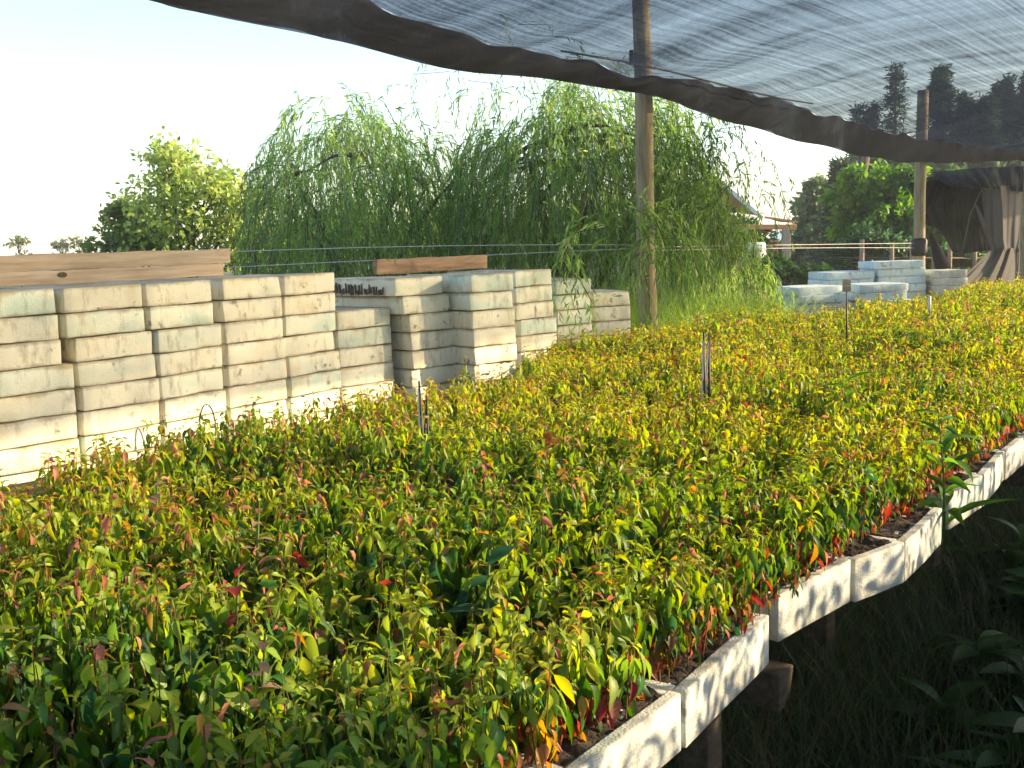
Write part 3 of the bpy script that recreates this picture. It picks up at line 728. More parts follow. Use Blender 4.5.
def conifer(name, label, base, h, rbase, pal, seed, group=None, n=9000, thin=1.0):
    r = np.random.default_rng(seed); rr = random.Random(seed)
    t = empty(name, base, label, 'tree', group)
    ms = Mass(); L = []; nb = int(h * 22 * thin)
    for i in range(nb):
        u = rr.random() ** .8; z = h * (.08 + .9 * u); Lr = rbase * (1 - u) ** .9 * rr.uniform(.6, 1.1) + .15
        az = rr.uniform(0, 6.28); tip = Vector((math.cos(az) * Lr, math.sin(az) * Lr, z + Lr * rr.uniform(-.25, .35)))
        L.append(([Vector((0, 0, z)), Vector((0, 0, z)).lerp(tip, .5) + Vector((0, 0, -.04)), tip], [.02, .012, .005]))
        k = int(n / nb); w = r.uniform(.15, 1, k) ** .7
        pos = np.array([0, 0, z])[None] * (1 - w[:, None]) + np.array(tip)[None] * w[:, None] + r.normal(0, .09 + .07 * Lr, (k, 3))
        d = np.array(tip - Vector((0, 0, z)))[None] + r.normal(0, .55 * Lr + .1, (k, 3))
        ms.add(*WL, frames(d, r.uniform(-1.5, 1.5, k), r.uniform(.14, .32, k), 1.7), pos, pick_cols(k, pal, .3))
    obj('crown', ms.mesh('crown'), M_tree, t)
    obj('trunk', np_mesh('trunk', *tube_mesh([(0, 0, -.2), (0, 0, h * .5), (0, 0, h)], [.05 * h * .35 + .03, .03 * h * .35 + .02, .01], 8)), M_bark, t)
    tubes('limb', L, M_bark, t, 4)
    return t
def A(x, y, Y): p = at(x, y, Y); return (p.x, p.y, p.z)
PY = [(.38, .48, .12), (.32, .44, .10), (.46, .54, .16), (.26, .36, .08)]
# bright tree at the left
Yt = 15.0
leafy_tree('broadleaf_tree', 'sunlit yellow green tree left of the willow dome', (A(185, 250, Yt)[0], Yt, 0),
           [(*A(166, 158, Yt), .34), (*A(186, 176, Yt + .2), .45), (*A(158, 192, Yt), .5), (*A(205, 190, Yt - .3), .5), (*A(228, 200, Yt + .3), .55), (*A(246, 205, Yt), .45), (*A(190, 215, Yt - .2), .6), (*A(165, 232, Yt), .6), (*A(215, 232, Yt + .2), .6), (*A(245, 236, Yt), .55), (*A(195, 252, Yt), .6), (*A(238, 260, Yt), .5)], .105, PY, 6000, .07, 21, spread=1.7)
leafy_tree('broadleaf_tree', 'small grey green bush left of the sunlit tree', (A(130, 250, Yt)[0], Yt + .6, 0),
           [(*A(128, 212, Yt + .6), .28), (*A(135, 232, Yt + .6), .42), (*A(120, 248, Yt + .6), .4), (*A(150, 246, Yt + .4), .4)], .11, [(.20, .28, .08), (.24, .31, .09), (.15, .22, .06)], 3200, .05, 22, spread=1.7)
# wispy distant saplings at far left
for k, (x, y, lb) in enumerate(((18, 243, 'faint thin sapling nearest the left picture edge, far beyond the stacks'), (62, 246, 'faint distant shrub between the thin sapling and the bush'), (80, 244, 'slender distant shoot just left of the bush'))):
    c = at(x, y, 34); leafy_tree('sapling', lb, (c.x, c.y, 0), [(c.x, c.y, c.z, .34), (c.x + .12, c.y, c.z - .5, .4), (c.x - .2, c.y, c.z - .8, .5)], .15, [(.2, .24, .14), (.25, .28, .16)], 260, .04, 30 + k, 'faint saplings at the far left')
# right background
PD = [(.05, .12, .03), (.07, .15, .035), (.04, .09, .03), (.09, .18, .04)]
Yp = 36
def cl(lst, Y): return [(*A(x, y, Y), r_) for x, y, r_ in lst]
leafy_tree('poplar_tree', 'pale grey green poplar right of the timber shed', (A(818, 240, Yp)[0], Yp, 0), cl([(817, 188, .5), (814, 200, .6), (822, 205, .65), (812, 216, .7), (824, 222, .75), (810, 232, .7), (822, 240, .9), (835, 250, 1.0)], Yp), .22, [(.17, .24, .12), (.12, .19, .08), (.22, .30, .12)], 7000, .12, 41)
conifer('cypress_tree', 'small dark cypress right of the poplar', (A(842, 240, 33)[0], 33, 0), 3.9, .85, [(.03, .06, .03), (.04, .08, .035)], 42, n=7000)
leafy_tree('broadleaf_tree', 'bright green tree filling the gap left of the banded pole', (A(885, 260, 27)[0], 27, 0),
           cl([(850, 195, .55), (862, 180, .5), (878, 190, .7), (895, 200, .8), (908, 185, .6), (870, 215, .8), (890, 225, .9), (905, 235, .8), (858, 232, .7), (875, 245, .9), (912, 215, .7), (935, 225, .8), (928, 245, .8)], 27), .2, [(.10, .24, .03), (.14, .30, .03), (.07, .17, .03), (.19, .34, .04)], 15000, .16, 43)
leafy_tree('bushy_shrub', 'blue green bush under the bright tree behind the wires', (A(880, 260, 23)[0], 23, 0),
           cl([(850, 255, .45), (868, 245, .5), (888, 250, .5), (905, 255, .45), (922, 262, .4), (835, 266, .4), (945, 262, .45), (962, 262, .45), (985, 255, .5)], 23), .12, [(.05, .13, .05), (.07, .16, .06), (.04, .10, .04)], 9000, .06, 44)
leafy_tree('bushy_shrub', 'low leafy bush in front of the timber shed', (A(775, 270, 20)[0], 20, 0),
           cl([(765, 268, .35), (778, 272, .35), (755, 282, .4), (812, 276, .3), (822, 278, .3), (800, 278, .3)], 20), .13, [(.06, .15, .03), (.08, .19, .03)], 3600, .05, 45)
# hedge mass low behind everything
leafy_tree('hedge', 'dark green hedge low beyond the shed and the pale house', (A(800, 262, 45)[0], 45, 0), cl([(x, 252 + 3 * math.sin(x), 1.3) for x in range(690, 1080, 26)], 45), .35, PD, 9000, .08, 46)
leafy_tree('hedge', 'grey green bushes low behind the willow domes', (A(450, 262, 26)[0], 26, 0), cl([(x, 242 + 6 * math.sin(x) + 10 * (x < 300), 1.0 + .25 * math.sin(x * 3)) for x in range(272, 740, 24)], 26), .25, PD, 16000, .08, 47)
# trees standing beyond the net
PN = [(.05, .10, .05), (.07, .12, .05), (.04, .08, .04)]
for k, (x, ytop, Y, rb, n_) in enumerate(((860, 106, 44, .6, 5000), (872, 102, 44, .6, 5000), (896, 62, 46, .9, 3500), (942, 68, 44, 1.6, 16000), (966, 94, 43, 1.2, 10000), (986, 96, 43, 1.3, 11000), (1004, 78, 44, 1.4, 13000), (1030, 74, 44, 1.7, 15000))):
    c = at(x, ytop, Y)
    lb = ['leftmost small dark pine seen through the net', 'second small dark pine seen through the net', 'thin spindly tree left of the far pole, seen through the net',
          'broad dark pine right of the far pole, through the net', 'lower pine right of the broad one, through the net', 'pine midway to the right edge, through the net', 'dark pine near the right edge, through the net', 'tall pine cut by the right edge, through the net'][k]
    conifer('pine_tree', lb, (c.x, c.y, 0), c.z, rb, PN, 60 + k, 'dark pines seen through the net', n_)
leafy_tree('dark_tree', 'dark dense trees beyond the curtain at the right', (A(990, 250, 40)[0], 40, 0), cl([(960, 215, 1.6), (990, 205, 1.8), (1020, 210, 1.8), (980, 240, 1.6), (1010, 245, 1.6), (930, 190, 1.3), (900, 175, 1.0)], 40), .3, PD, 12000, .2, 71)
# bare dark trunk leaning up into the net
t = empty('dead_tree', (A(858, 240, 30)[0], 30, 0), 'dark bare trunk with a few twigs left of the bright tree', 'tree')
b0 = t.location
pts = [Vector(A(x, y, 30)) - b0 for x, y in ((852, 280), (854, 230), (857, 200), (862, 172), (868, 150))]
obj('trunk', np_mesh('trunk', *tube_mesh(pts, [.24, .2, .18, .15, .1], 9, .08)), M_bark, t)
tubes('limb', [([Vector(A(*a, 30)) - b0, Vector(A(*b, 30)) - b0, Vector(A(*c, 30)) - b0], [.07, .04, .012]) for a, b, c in (((858, 195), (848, 178), (832, 166)), ((861, 178), (872, 166), (884, 168)), ((856, 205), (866, 196), (878, 200)), ((860, 182), (852, 166), (846, 158)))], M_bark, t)

# ================================================================== SHED, HOUSE, FAR POSTS
Ys = 25
shed = empty('timber_shed', (A(760, 240, Ys)[0], Ys, 0), 'open timber shed with an orange wooden roof edge half hidden by the willow', 'shed')
b0 = shed.location.copy()
def spart(name, pts, r_, mt=M_fiber):                          # square bars
    for a, b in zip(pts, pts[1:]):
        a, b = Vector(a) - b0, Vector(b) - b0; d = b - a; bm_ = box_bm(d.length, r_, r_, .004, 1)
        o = obj(name, bm_, mt, shed, (a + b) / 2); o.rotation_euler = d.to_track_quat('X', 'Z').to_euler()
def slab(name, quad, th, mt, parent, off):
    b = bmesh.new(); q = [Vector(p) - off for p in quad]; nrm = (q[1] - q[0]).cross(q[3] - q[0]).normalized()
    if nrm.z < 0: nrm = -nrm
    lo = [b.verts.new(p) for p in q]; hi = [b.verts.new(p + nrm * th) for p in q]
    b.faces.new(lo[::-1]); b.faces.new(hi)
    for i in range(4): b.faces.new((lo[i], lo[(i + 1) % 4], hi[(i + 1) % 4], hi[i]))
    bmesh.ops.recalc_face_normals(b, faces=b.faces); return obj(name, b, mt, parent)
# gable roof seen from its side: ridge runs away to the left
e0, e1 = Vector(A(798, 223, Ys)), Vector(A(700, 214, Ys + 5)); rg0, rg1 = Vector(A(722, 182, Ys + .5)), Vector(A(660, 190, Ys + 6))
mid0, mid1 = Vector(A(761, 216, Ys)), Vector(A(690, 206, Ys + 5))
slab('roof', [rg0, mid0, mid1, rg1], .05, M_fiber, shed, b0)
slab('porch_roof', [mid0 + Vector((0, -.1, -.05)), e0, Vector(A(780, 222, Ys + 4)), Vector(A(752, 214, Ys + 4))], .05, M_fiber, shed, b0)
spart('rafter', [rg0 + Vector((0, -.2, -.06)), mid0 + Vector((0, -.2, -.06))], .10, M_cream)
spart('beam', [Vector(A(735, 227, Ys)), Vector(A(796, 227, Ys))], .12)
spart('beam', [Vector(A(730, 234, Ys + 1)), Vector(A(772, 230, Ys + 1))], .10)
for (x, y0) in ((786, 228), (744, 228)): spart('post', [Vector(A(x, y0, Ys - .15)), Vector((A(x, y0, Ys - .15)[0], Ys - .15, 0))], .17, M_plank)
spart('post', [Vector(A(730, 216, Ys + 1.2)), Vector((A(730, 216, Ys + 1.2)[0], Ys + 1.2, 0))], .14, M_plank)
spart('rail', [Vector(A(736, 265, Ys - .1)), Vector(A(766, 265, Ys - .1))], .13)
wl = box_bm(1.3, .1, 1.0, .01, 1, (.55, 3.0, 1.05)); obj('back_wall', wl, M_redwall, shed)
# white drum in the shed
c = at(754, 257, 23.6); V, F = tube_mesh([(0, 0, z) for z in (0, .03, .3, .33, .6, .63, .66)], [.24, .26, .26, .275, .26, .26, .2], 18)
o = obj('white_drum', np_mesh('white_drum', V, F), M_white, None, (c.x, c.y, c.z - .33)); tag(o, 'white drum standing by the timber shed behind the willow', 'drum')
V, F = tube_mesh([(c.x, c.y, 0), (c.x, c.y, .3), (c.x, c.y, c.z - .335)], [.3, .28, .3], 10); o = obj('drum_stand', np_mesh('drum_stand', V, F), M_wood); tag(o, 'short timber stand under the white drum', 'stand')
# pale house far away
Yh = 60
house = empty('pale_house', (A(806, 245, Yh)[0], Yh, 0), 'pale house with a light blue roof far beyond the shed', 'house')
hz = A(806, 248, Yh)[2]
obj('wall', box_bm(2.9, 3.0, hz + .2, .02, 1, (.1, 1.5, (hz + .2) / 2)), M_cream, house)
slab('roof', [(-1.9, -.3, hz + .05), (1.9, -.3, hz - .15), (1.2, 2.4, hz + .85), (-1.4, 2.4, hz + .95)], .08, M_blueroof, house, Vector((0, 0, 0)))
for k, x in enumerate((-.7, .35, 1.1)):
    w = obj('window', box_bm(.42, .06, .5, .01, 1, (x, -.03, hz - .42)), M_white, house)
    obj('pane', box_bm(.32, .03, .40, .0, 1, (x, -.055, hz - .42)), M_glass, w)
c = at(823, 252, Yh - 4); V, F = tube_mesh([(c.x, c.y, 0), (c.x, c.y, 1), (c.x, c.y, c.z + .55)], [.22, .22, .22], 8); o = obj('white_pillar', np_mesh('white_pillar', V, F), M_white); tag(o, 'white pillar right of the pale house', 'pillar')
far_f = empty('far_fence', (0, 22, 0), 'pale posts and rails of a far fence behind the wires', 'fence')
for k, x in enumerate((862, 892, 912, 934, 950, 975)):
    p = at(x, 250, 21.5 + k * .2); V, F = tube_mesh([(p.x, p.y - 22, -.1), (p.x, p.y - 22, .8), (p.x, p.y - 22, p.z + .22 - .1 * (k % 2))], [.05, .05, .045], 7, .05)
    obj('post', np_mesh('post', V, F), M_wood, far_f)
obj('rail', np_mesh('rail', *tube_mesh([Vector(A(820, 258, 21.4)) - Vector((0, 22, 0)), Vector(A(985, 258, 22.6)) - Vector((0, 22, 0))], [.02, .02], 5)), M_darkwood, far_f)

# ================================================================== SEEDLINGS
PAL = dict(dark=(.028, .08, .015), mid=(.075, .17, .022), lime=(.24, .35, .03), yel=(.50, .46, .045), org=(.42, .24, .045), red=(.30, .065, .035), pink=(.48, .20, .13), brown=(.24, .13, .06), blue=(.045, .13, .05))
PALN = {k: np.array(v) for k, v in PAL.items()}
def gen(P, hgt, edge, far, pairs, t0, rng, ripe=0.0):
    """leaf position, direction, length, colour, roll and node height for plants at P (N,3)"""
    n = len(P); patch = np.sin(P[:, 0] * 2.3 + 1.1 * np.sin(P[:, 1] * 1.7)) + np.sin(P[:, 1] * 2.9 + P[:, 0] * 1.3 + 2)
    az0 = rng.uniform(0, 6.28, n); lean = rng.normal(0, .10, (n, 2)); vig = rng.uniform(.8, 1.2, n)
    out = []
    for j in range(pairs):
        t = t0 + (1 - t0) * (j / (pairs - 1)) ** .72 * np.ones(n) + rng.normal(0, .02, n)
        t = np.clip(t, .08, 1)
        for sd in (0, 1):
            az = az0 + j * 1.571 + sd * 3.1416 + rng.normal(0, .35, n)
            top = np.clip((t - .78) / .22, 0, 1)
            L = (.048 - .027 * top) * np.where(hgt < .13, .62, np.where(edge > 1.1, .85, 1)) * (1 - .14 * far) * np.where(rng.random(n) < .08, 1.35, 1) * vig * rng.uniform(.7, 1.25, n) * np.where(t < .35, .8, 1)
            pitch = np.where(t > .9, rng.uniform(-.5, .9, n), rng.uniform(-1.45, -.45, n))
            d = np.stack([np.cos(az) * np.cos(pitch), np.sin(az) * np.cos(pitch), np.sin(pitch)], 1)
            pos = P + np.concatenate([lean * (t * hgt)[:, None], (t * hgt)[:, None]], 1)
            off = .30 * L; dh = np.stack([np.cos(az) * .85, np.sin(az) * .85, np.full(n, .25)], 1); pos = pos + dh * off[:, None]
            # colour: the leaf's own age, plus the yellow of far sunlight painted in
            u = np.clip(t * 1.1 - .33 + rng.normal(0, .15, n) + .21 * far + .07 * patch + ripe, 0, 1)
            c = np.where((u < .38)[:, None], PALN['dark'] + (PALN['mid'] - PALN['dark']) * (u / .38)[:, None],
                np.where((u < .72)[:, None], PALN['mid'] + (PALN['lime'] - PALN['mid']) * ((u - .38) / .34)[:, None], PALN['lime'] + (PALN['yel'] - PALN['lime']) * np.clip((u - .72) / .4, 0, 1)[:, None]))
            r = rng.random(n)
            tipo = (t > .86) & (r < .07 + .13 * far + .13 * (P[:, 0] < -.35) * (patch > 0)); c[tipo] = PALN['org']
            tipp = (t > .82) & (r > .965 - .06 * (P[:, 0] < -.35)); c[tipp] = PALN['pink']
            old = (t < .62) & (r < (.006 + .55 * edge) * np.where(t < .45, 1.2, .5)); k = rng.random(n)
            for nm, a, b in (('red', 0, .45), ('org', .45, .75), ('pink', .75, .86), ('brown', .86, 1)): 
                q = old & (k >= a) & (k < b); c[q] = PALN[nm]
            rare = (rng.random(n) < .005); c[rare] = PALN['brown']; rr_ = rng.random(n) < .002 + .010 * (patch > 1.1); c[rr_] = PALN['red'] 
            bl = (rng.random(n) < .12 * (1 - far)) & (t < .8); c[bl] = PALN['blue']
            out.append((pos, d, L, c * rng.uniform(.8, 1.25, (n, 1)), rng.normal(0, .5, n), np.arange(n)))
    return [np.concatenate([o[i] for o in out]) for i in range(6)], lean
# positions: jittered grid over the bench
def bench_points(s0, s1, n0, n1, step, rng):
    S, Q = np.meshgrid(np.arange(s0, s1, step), np.arange(n0, n1, step), indexing='ij')
    S = S.ravel() + rng.uniform(-.4, .4, S.size) * step; Q = Q.ravel() + rng.uniform(-.4, .4, Q.size) * step
    return S, Q
def edge_limit(S):
    """right limit of planting follows the row of trays"""
    return -1.045 - .015 * np.sin(S * 2.1) - .03 * (S < 1.25)
def left_limit(S):
    """left limit of planting: a bare strip in front of the first stacks, full width past them"""
    return np.interp(S, [0, 4.3, 4.9, 5.7, 8.0, 9.3, 14, 16], [-3.28, -3.34, -3.66, -4.12, -4.05, -3.45, -3.2, -3.1])
S1, Q1 = bench_points(.15, 7.2, -4.15, -.95, .056, RNG)
S2, Q2 = bench_points(7.2, 16.0, -4.12, -.97, .072, RNG)
S = np.concatenate([S1, S2]); Q = np.concatenate([Q1, Q2])
keep = (Q < edge_limit(S)) & (Q > left_limit(S) + RNG.normal(0, .04, len(S))) & (S < 15); S, Q = S[keep], Q[keep]
P = np.array(D)[None] * S[:, None] + np.array(N)[None] * Q[:, None]; P[:, 2] = ZB - .012
Se, Qe = bench_points(.15, 7.2, -1.20, -.965, .037, RNG)
Pe = np.array(D)[None] * Se[:, None] + np.array(N)[None] * Qe[:, None]; Pe[:, 2] = ZB - .006
nE = len(Pe); P = np.concatenate([P, Pe]); S = np.concatenate([S, Se]); Q = np.concatenate([Q, Qe])      # thin, red leaved runts in the outermost cells
runt = np.arange(len(P)) >= len(P) - nE
# keep what lies within a generous cone about the view
ang = np.degrees(np.arctan2(P[:, 0], P[:, 1])); dist = np.hypot(P[:, 0], P[:, 1])
edge_out = np.degrees(np.arctan2(P[:, 0], P[:, 1])) < 46
keep = (ang > -42) & (ang < 46); P, S, Q, dist, ang, runt = P[keep], S[keep], Q[keep], dist[keep], ang[keep], runt[keep]
lump = .5 + .5 * np.sin(S * 1.9 + 1.3 * np.sin(Q * 2.1)) * np.sin(Q * 2.6 + .8 * np.sin(S * 1.3))
hgt = (.185 + .085 * lump) * RNG.uniform(.62, 1.25, len(P)) * np.where(Q > -1.12, .86, 1)
hgt *= np.where(RNG.random(len(P)) < .04, 1.22, 1)
tray_id = np.floor(S / .40).astype(int) * 7 + np.floor(Q / .70).astype(int) * 131
thash = (np.sin(tray_id * 12.9898) * 43758.5453) % 1.0           # every tray was sown at another time: height and ripeness differ tray by tray
hgt *= .84 + .30 * thash
hgt = np.where(runt, RNG.uniform(.09, .235, len(P)), hgt)
edge = np.where(runt, 1.15, np.clip((Q + 1.36) / .30, 0, 1))
ripe = .26 * (((np.sin(tray_id * 78.233) * 12543.123) % 1.0) - .5)
far = np.clip((dist - 1.8) / 3.0, 0, 1)
# the 300 nearest that the camera sees are things of their own
inview = []
for p in P:
    v = Vector(p) + Vector((0, 0, .16)) - Vector((0, 0, EYE)); zc = v.dot(fwd)
    x = 512 + 1030 * v.dot(rt2) / zc if zc > .05 else -9999; y = 384 - 1030 * v.dot(up2) / zc if zc > .05 else 9999
    inview.append(-30 < x < 1054 and y < 800)
inview = np.array(inview)
order = np.argsort(np.where(inview, dist, 1e9)); near_i = order[:300]; rest_i = np.setdiff1d(np.arange(len(P)), near_i)

STEM = (np.array([(math.cos(a) * r_, math.sin(a) * r_, z) for z, r_ in ((0, 1), (.55, .8), (1, .45)) for a in (0, 2.09, 4.19)]),
        np.array([(i * 3 + k, i * 3 + (k + 1) % 3, (i + 1) * 3 + (k + 1) % 3) for i in range(2) for k in range(3)] + [(i * 3 + k, (i + 1) * 3 + (k + 1) % 3, (i + 1) * 3 + k) for i in range(2) for k in range(3)]))
def stem_mats(lean, h, r0):
    n = len(h); M = np.zeros((n, 3, 3)); M[:, 0, 0] = r0; M[:, 1, 1] = r0; M[:, 0, 2] = lean[:, 0] * h; M[:, 1, 2] = lean[:, 1] * h; M[:, 2, 2] = h; return M
def stem_cols(n, rng): 
    k = rng.random(n)[:, None]; return np.array([.26, .10, .045])[None] * k + np.array([.17, .15, .05])[None] * (1 - k)
rest = Mass()
for lo, hi, tm, pairs, t0 in ((0, 3.4, LT_mid, 10, .22), (3.4, 6.0, LT_mid, 9, .36), (6.0, 99, LT_lo, 8, .42)):
    i = rest_i[(dist[rest_i] >= lo) & (dist[rest_i] < hi)]
    if lo > 0:
        e = i[edge[i] > .2]; i = i[edge[i] <= .2]
    else: e = np.array([], int)
    for idx, tmm, pr, tt in ((i, tm, pairs, t0), (e, LT_mid, 9, .12)):
        if len(idx) == 0: continue
        (pos, d, L, c, roll, own), lean = gen(P[idx], hgt[idx], edge[idx], far[idx], pr, tt, RNG, ripe[idx])
        big = 1.0 + .18 * (lo > 5)
        rest.add(*tmm, frames(d, roll, L * big), pos, c)
        rest.add(*STEM, stem_mats(lean, hgt[idx], np.full(len(idx), .0019)), P[idx], stem_cols(len(idx), RNG))
o = obj('seedlings', rest.mesh('seedlings'), M_leaf)
tag(o, 'dense bed of leafy tree seedlings stretching along the bench, yellow green with reddish tips', 'seedlings', kind='stuff')

# near ones: shared leaf meshes in many colours
leaf_meshes = {}
def leaf_mesh(c, kind):
    key = (tuple(np.round(np.array(c) * 22).astype(int)), kind)
    if key not in leaf_meshes:
        q = np.maximum(np.array(key[0]) / 22, .008)
        tv, tf = LT_curl if kind == 1 else LT_hi
        tv = tv.copy(); rr_ = random.Random(len(leaf_meshes)); tv[:, 0] *= rr_.uniform(.85, 1.15); tv[:, 2] *= rr_.uniform(.5, 1.5)
        vc = np.repeat(q[None], len(tv), 0); mid = np.abs(tv[:, 0]) < .004; vc[mid] *= 1.25
        me = np_mesh('leaf', tv, tf, vc); me.materials.append(M_leaf); leaf_meshes[key] = me
    return leaf_meshes[key]
stem_me = {}
(pos, d, L, c, roll, own), lean = gen(P[near_i], hgt[near_i], edge[near_i], far[near_i], 10, .12, RNG, ripe[near_i])
Mx = frames(d, roll, L)
roots = []
for k, i in enumerate(near_i):
    p = P[i]
    if edge[i] > .25: lb, gp = 'young seedling with red and orange lower leaves at the near tray edge', 'reddish seedlings at the tray edge'
    elif ang[i] < -14: lb, gp = 'dark green leafy seedling in the shaded bottom left corner of the bench', 'green seedlings in the near left corner'
    else: lb, gp = 'leafy green seedling crowded in the middle of the nearest trays', 'green seedlings in the nearest trays'
    e = empty('seedling', tuple(p), lb, 'seedling', gp); roots.append(e)
    V, F = STEM; Mt = stem_mats(lean[k:k + 1], hgt[i:i + 1], np.array([.0021]))[0]
    V = V @ Mt.T
    if k % 20 == 0 or True:
        me = np_mesh('stem', V, F, np.repeat(stem_cols(1, RNG), len(V), 0)); me.materials.append(M_leaf)
    s = bpy.data.objects.new('stem', me); s.parent = e; C.objects.link(s)
for q in range(len(pos)):
    if L[q] < .012: continue
    i = own[q]; me = leaf_mesh(c[q], 1 if (q % 9 == 0) else 0)
    lf = bpy.data.objects.new('leaf', me); lf.parent = roots[i]
    M4 = Matrix(Mx[q].tolist()).to_4x4(); M4.translation = Vector((pos[q] - P[near_i[i]]).tolist()); lf.matrix_local = M4
    C.objects.link(lf)

# ================================================================== TALLER WEEDS AND STAKES
def weed(name, base, h, nl, L, wid, cols, label, seed, cat='weed', lean=.2, group=None):
    r = random.Random(seed); t = empty(name, base, label, cat, group)
    st = [(0, 0, -.02), (lean * .3 * h, 0, h * .5), (lean * h, .02, h)]
    o = tube('stem', st, [.005, .004, .002], None, t, 6)
    a = o.data.color_attributes.new('Col', 'FLOAT_COLOR', 'POINT'); a.data.foreach_set('color', [.13, .22, .05, 1] * len(o.data.vertices)); o.data.materials.append(M_leaf)
    tv, tf = leaf_template([(.12, .09), (.3, .16), (.5, .18), (.7, .14), (.87, .07)], .2, .5, .12)
    for k in range(nl):
        u = .15 + .85 * k / nl; az = k * 2.4 + r.uniform(-.4, .4); pt = r.uniform(.1, 1.0)
        dv = np.array([[math.cos(az) * math.cos(pt), math.sin(az) * math.cos(pt), math.sin(pt)]])
        Mx_ = frames(dv, np.array([r.uniform(-.4, .4)]), np.array([L * r.uniform(.7, 1.2) * (1.15 - .5 * u)]), wid)[0]
        col = np.array(r.choice(cols)) * r.uniform(.8, 1.2); me = np_mesh('leaf', tv, tf, np.repeat(col[None], len(tv), 0)); me.materials.append(M_leaf)
        lf = bpy.data.objects.new('leaf', me); lf.parent = t; C.objects.link(lf)
        M4 = Matrix(Mx_.tolist()).to_4x4(); M4.translation = (lean * h * u * u, 0, h * u); lf.matrix_local = M4
    return t
GW = [(.10, .26, .03), (.13, .30, .04), (.08, .20, .03)]
weed('tall_weed', (1.405, 3.285, .62), .46, 18, .19, .62, GW, 'tall bright green weed growing up between two edge trays', 5, lean=-.05)
weed('tall_weed', (1.34, 4.05, .78), .30, 14, .17, .7, GW, 'broad leaved bright green weed rising from the middle of the seedlings', 6, lean=-.1)
weed('tall_weed', (-.07, 1.98, .78), .27, 9, .085, 1.6, [(.04, .13, .05), (.05, .15, .05)], 'seedling with large bluish green leaves near the front', 7, lean=.05)
for k, (x, y, h) in enumerate(((1.75, 3.35, .20), (2.15, 3.9, .22), (2.6, 4.7, .24), (1.55, 2.85, .18), (2.3, 4.6, .26), (2.6, 4.2, .2))):
    weed('dock_plant', (x, y, 0), h, 10, .30, 1.25, [(.045, .11, .02), (.055, .13, .025)], 'dark broad leaved dock plant on the shaded ground beside the bench', 50 + k, 'plant', .1, 'dock plants on the ground beside the bench')
rw = random.Random(77)
for k in range(22):
    s_, n_ = rw.uniform(2.6, 6.6), rw.uniform(-.95, -.25); q = sn(s_, n_)
    weed('ground_weed', (q.x, q.y, 0), rw.uniform(.10, .22), 11, rw.uniform(.13, .24), 1.15, [(.05, .13, .02), (.07, .15, .03), (.06, .11, .03)], 'low broad leaved weed in the dark grass beside the bench', 300 + k, 'weed', .12, 'low weeds in the dark grass')
def stake(p, z1, label, cap=None, lean=(.0, 0), rr=.007):
    t = empty('stake', (p[0], p[1], ZB - .03), label, 'stake'); h = z1 - ZB + .03
    obj('shaft', np_mesh('shaft', *tube_mesh([(0, 0, 0), (lean[0] * .5 + .003, lean[1], h * .5), (lean[0], lean[1], h)], [rr * 1.5, rr, rr * .5], 7, .1)), M_black, t)
    if cap == 'pale': obj('cap', box_bm(.045, .03, .075, .006, 2, (0, 0, h + .02)), M_plank, t)
    elif cap == 'white': obj('cap', np_mesh('cap', *tube_mesh([(lean[0], lean[1], h - .1), (lean[0], lean[1], h + .01)], [.012, .012], 8)), M_white, t)
    else: obj('tube', np_mesh('tube', *tube_mesh([(-.011, .004, 0), (-.006, .003, h * .55), (lean[0] - .003, lean[1], h * .93)], [rr * .8, rr * .7, rr * .5], 6, .1)), M_wire if rr > .006 else M_black, t)
    return t
stake((-.318, 3.5), 1.205, 'dark irrigation stake standing among seedlings before the middle stacks')
stake((-.308, 3.52), 1.15, 'second dark stick leaning against the irrigation stake', None, (.012, 0), .005)
stake((.828, 4.40), 1.26, 'left of two dark sticks standing together in the middle of the bed')
stake((.846, 4.42), 1.25, 'right of two dark sticks standing together in the middle of the bed', None, (.01, 0))
stake((2.03, 6.2), 1.33, 'dark stake with a pale block on top before the blue trays', 'pale')
stake((3.10, 7.6), 1.17, 'short stake with a white top before the far pole', 'white')

OR = [(.50, .20, .04), (.42, .12, .03), (.52, .28, .07)]; RD = [(.36, .05, .025), (.30, .06, .03), (.44, .12, .06)]; BR = [(.42, .27, .16), (.48, .30, .20), (.30, .18, .10)]
for k, (x, y, h, L_, cs, lb) in enumerate(((.094, 3.45, .20, .075, OR, 'orange leaved seedling glowing in the middle of the green bed'), (.46, 2.27, .13, .042, RD, 'red leaved seedling at the tray corner before the turned out tray'),
        (-.56, 1.93, .20, .045, RD, 'small dark red leaved seedling in the near left of the bed'), (.95, 5.8, .24, .07, RD, 'red leaved seedling far back before the reed like grass'),
        (-.95, 2.62, .23, .045, BR, 'withered pinkish brown seedling at the left side of the bed'), (-.62, 2.35, .22, .045, BR, 'dried tan seedling just right of the withered pinkish one'), (-.42, 1.55, .20, .035, BR, 'shrivelled grey brown seedling low in the left foreground'))):
    weed('withered_seedling' if cs is BR else 'red_seedling', (x, y, ZB - .01), h + (.02 if k == 1 else .085), 12, L_ * 1.1, 1.7, cs, lb, 70 + k, 'seedling', .05)

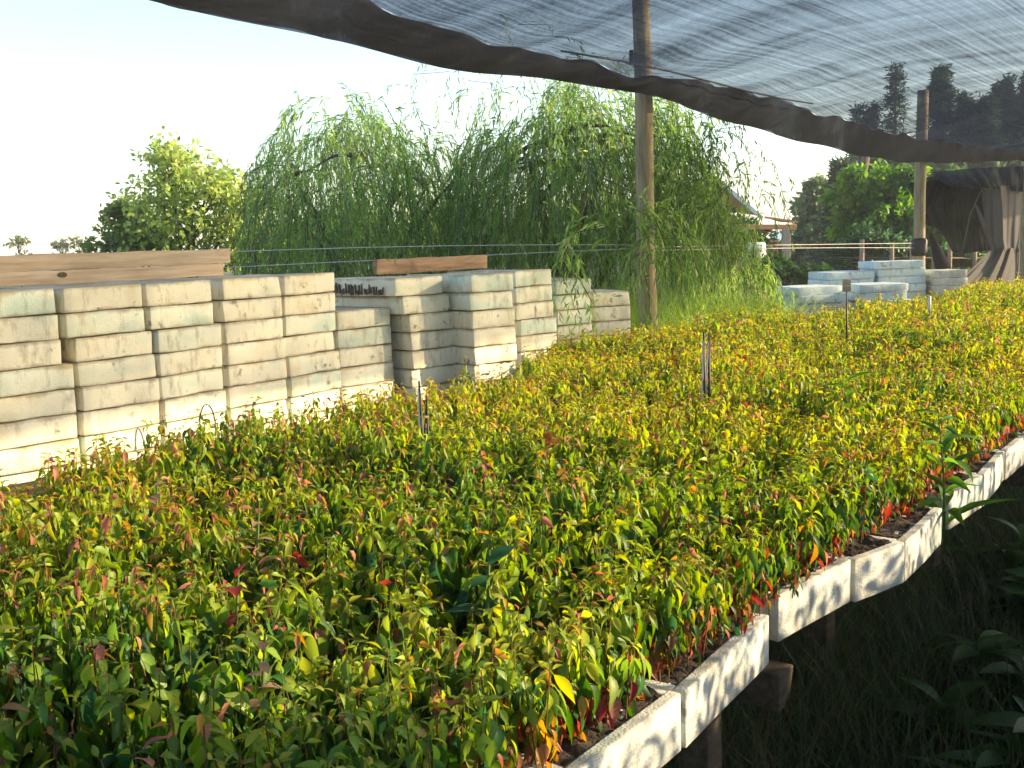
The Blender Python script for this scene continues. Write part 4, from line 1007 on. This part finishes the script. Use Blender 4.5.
# ================================================================== SECOND BENCH, ADDED OUT OF VIEW TO THE RIGHT (shades the ground, dapples the tray sides)
nb = empty('shading_bench', sn(5, 1.0, 0), 'second bench of seedlings added out of view to shade the ground', 'bench', rz=ROT)
for k, y in enumerate((-.85, 0, .85)): obj('rail', rough_box(12, .07, .09, 300 + k, 12, .003, .004, (0, y, .53)), M_wood, nb)
for x in (-5.5, -3.3, -1.1, 1.1, 3.3, 5.5):
    for y in (-.8, .8): obj('leg', box_bm(.09, .09, .484, .005, 1, (x, y, .242)), M_wood, nb)
for k in range(28):
    for j in range(2): obj('tray', stack_tray_mesh(.42, (k + j) % 4), None, nb, (-5.8 + .425 * k, -.70 + .70 * j, .58)).material_slots[0].material
S, Q = bench_points(-.8, 10.8, .15, 1.8, .075, RNG)
Pn = np.array(D)[None] * S[:, None] + np.array(N)[None] * Q[:, None]; Pn[:, 2] = .69
hn = RNG.uniform(.34, .78, len(Pn))
(pos, d, L, c, roll, own), lean = gen(Pn, hn, np.zeros(len(Pn)), np.full(len(Pn), .4), 7, .2, RNG)
ms = Mass(); ms.add(*LT_mid, frames(d, roll, L * 1.35), pos, c); ms.add(*STEM, stem_mats(lean, hn, np.full(len(Pn), .0022)), Pn, stem_cols(len(Pn), RNG))
o = obj('seedlings', ms.mesh('seedlings'), M_leaf); tag(o, 'tall seedlings added out of view to dapple the tray sides', 'seedlings', kind='stuff')

# tree added out of view to the right to shade the near end of the bench
leafy_tree('broadleaf_tree', 'leafy tree added out of view to shade the near end of the bench', (5.6, 1.45, 0), [(5.6, 1.5, 2.6, .7), (5.3, .9, 2.2, .7), (5.9, 1.9, 2.1, .6), (5.5, 1.2, 3.2, .6), (5.8, .5, 2.8, .7), (5.4, 2.0, 2.9, .5), (5.7, 1.3, 1.7, .6)], .15, PD, 6000, .1, 91)


# ================================================================== damp evening haze
hm_, ht_, ho_ = mat('haze_air'); pv = nd(ht_, 'VolumePrincipled'); pv.inputs['Density'].default_value = .0016; pv.inputs['Color'].default_value = (.95, .97, 1, 1)
ht_.links.new(pv.outputs[0], ho_.inputs['Volume'])
hb_ = bmesh.new(); bmesh.ops.create_cube(hb_, size=1)
for v in hb_.verts: v.co = Vector((v.co.x * 3100, v.co.y * 3100, 6.0 + v.co.z * 14))
hz_ = obj('haze', hb_, hm_); tag(hz_, 'thin pale haze in the evening air', kind='stuff')
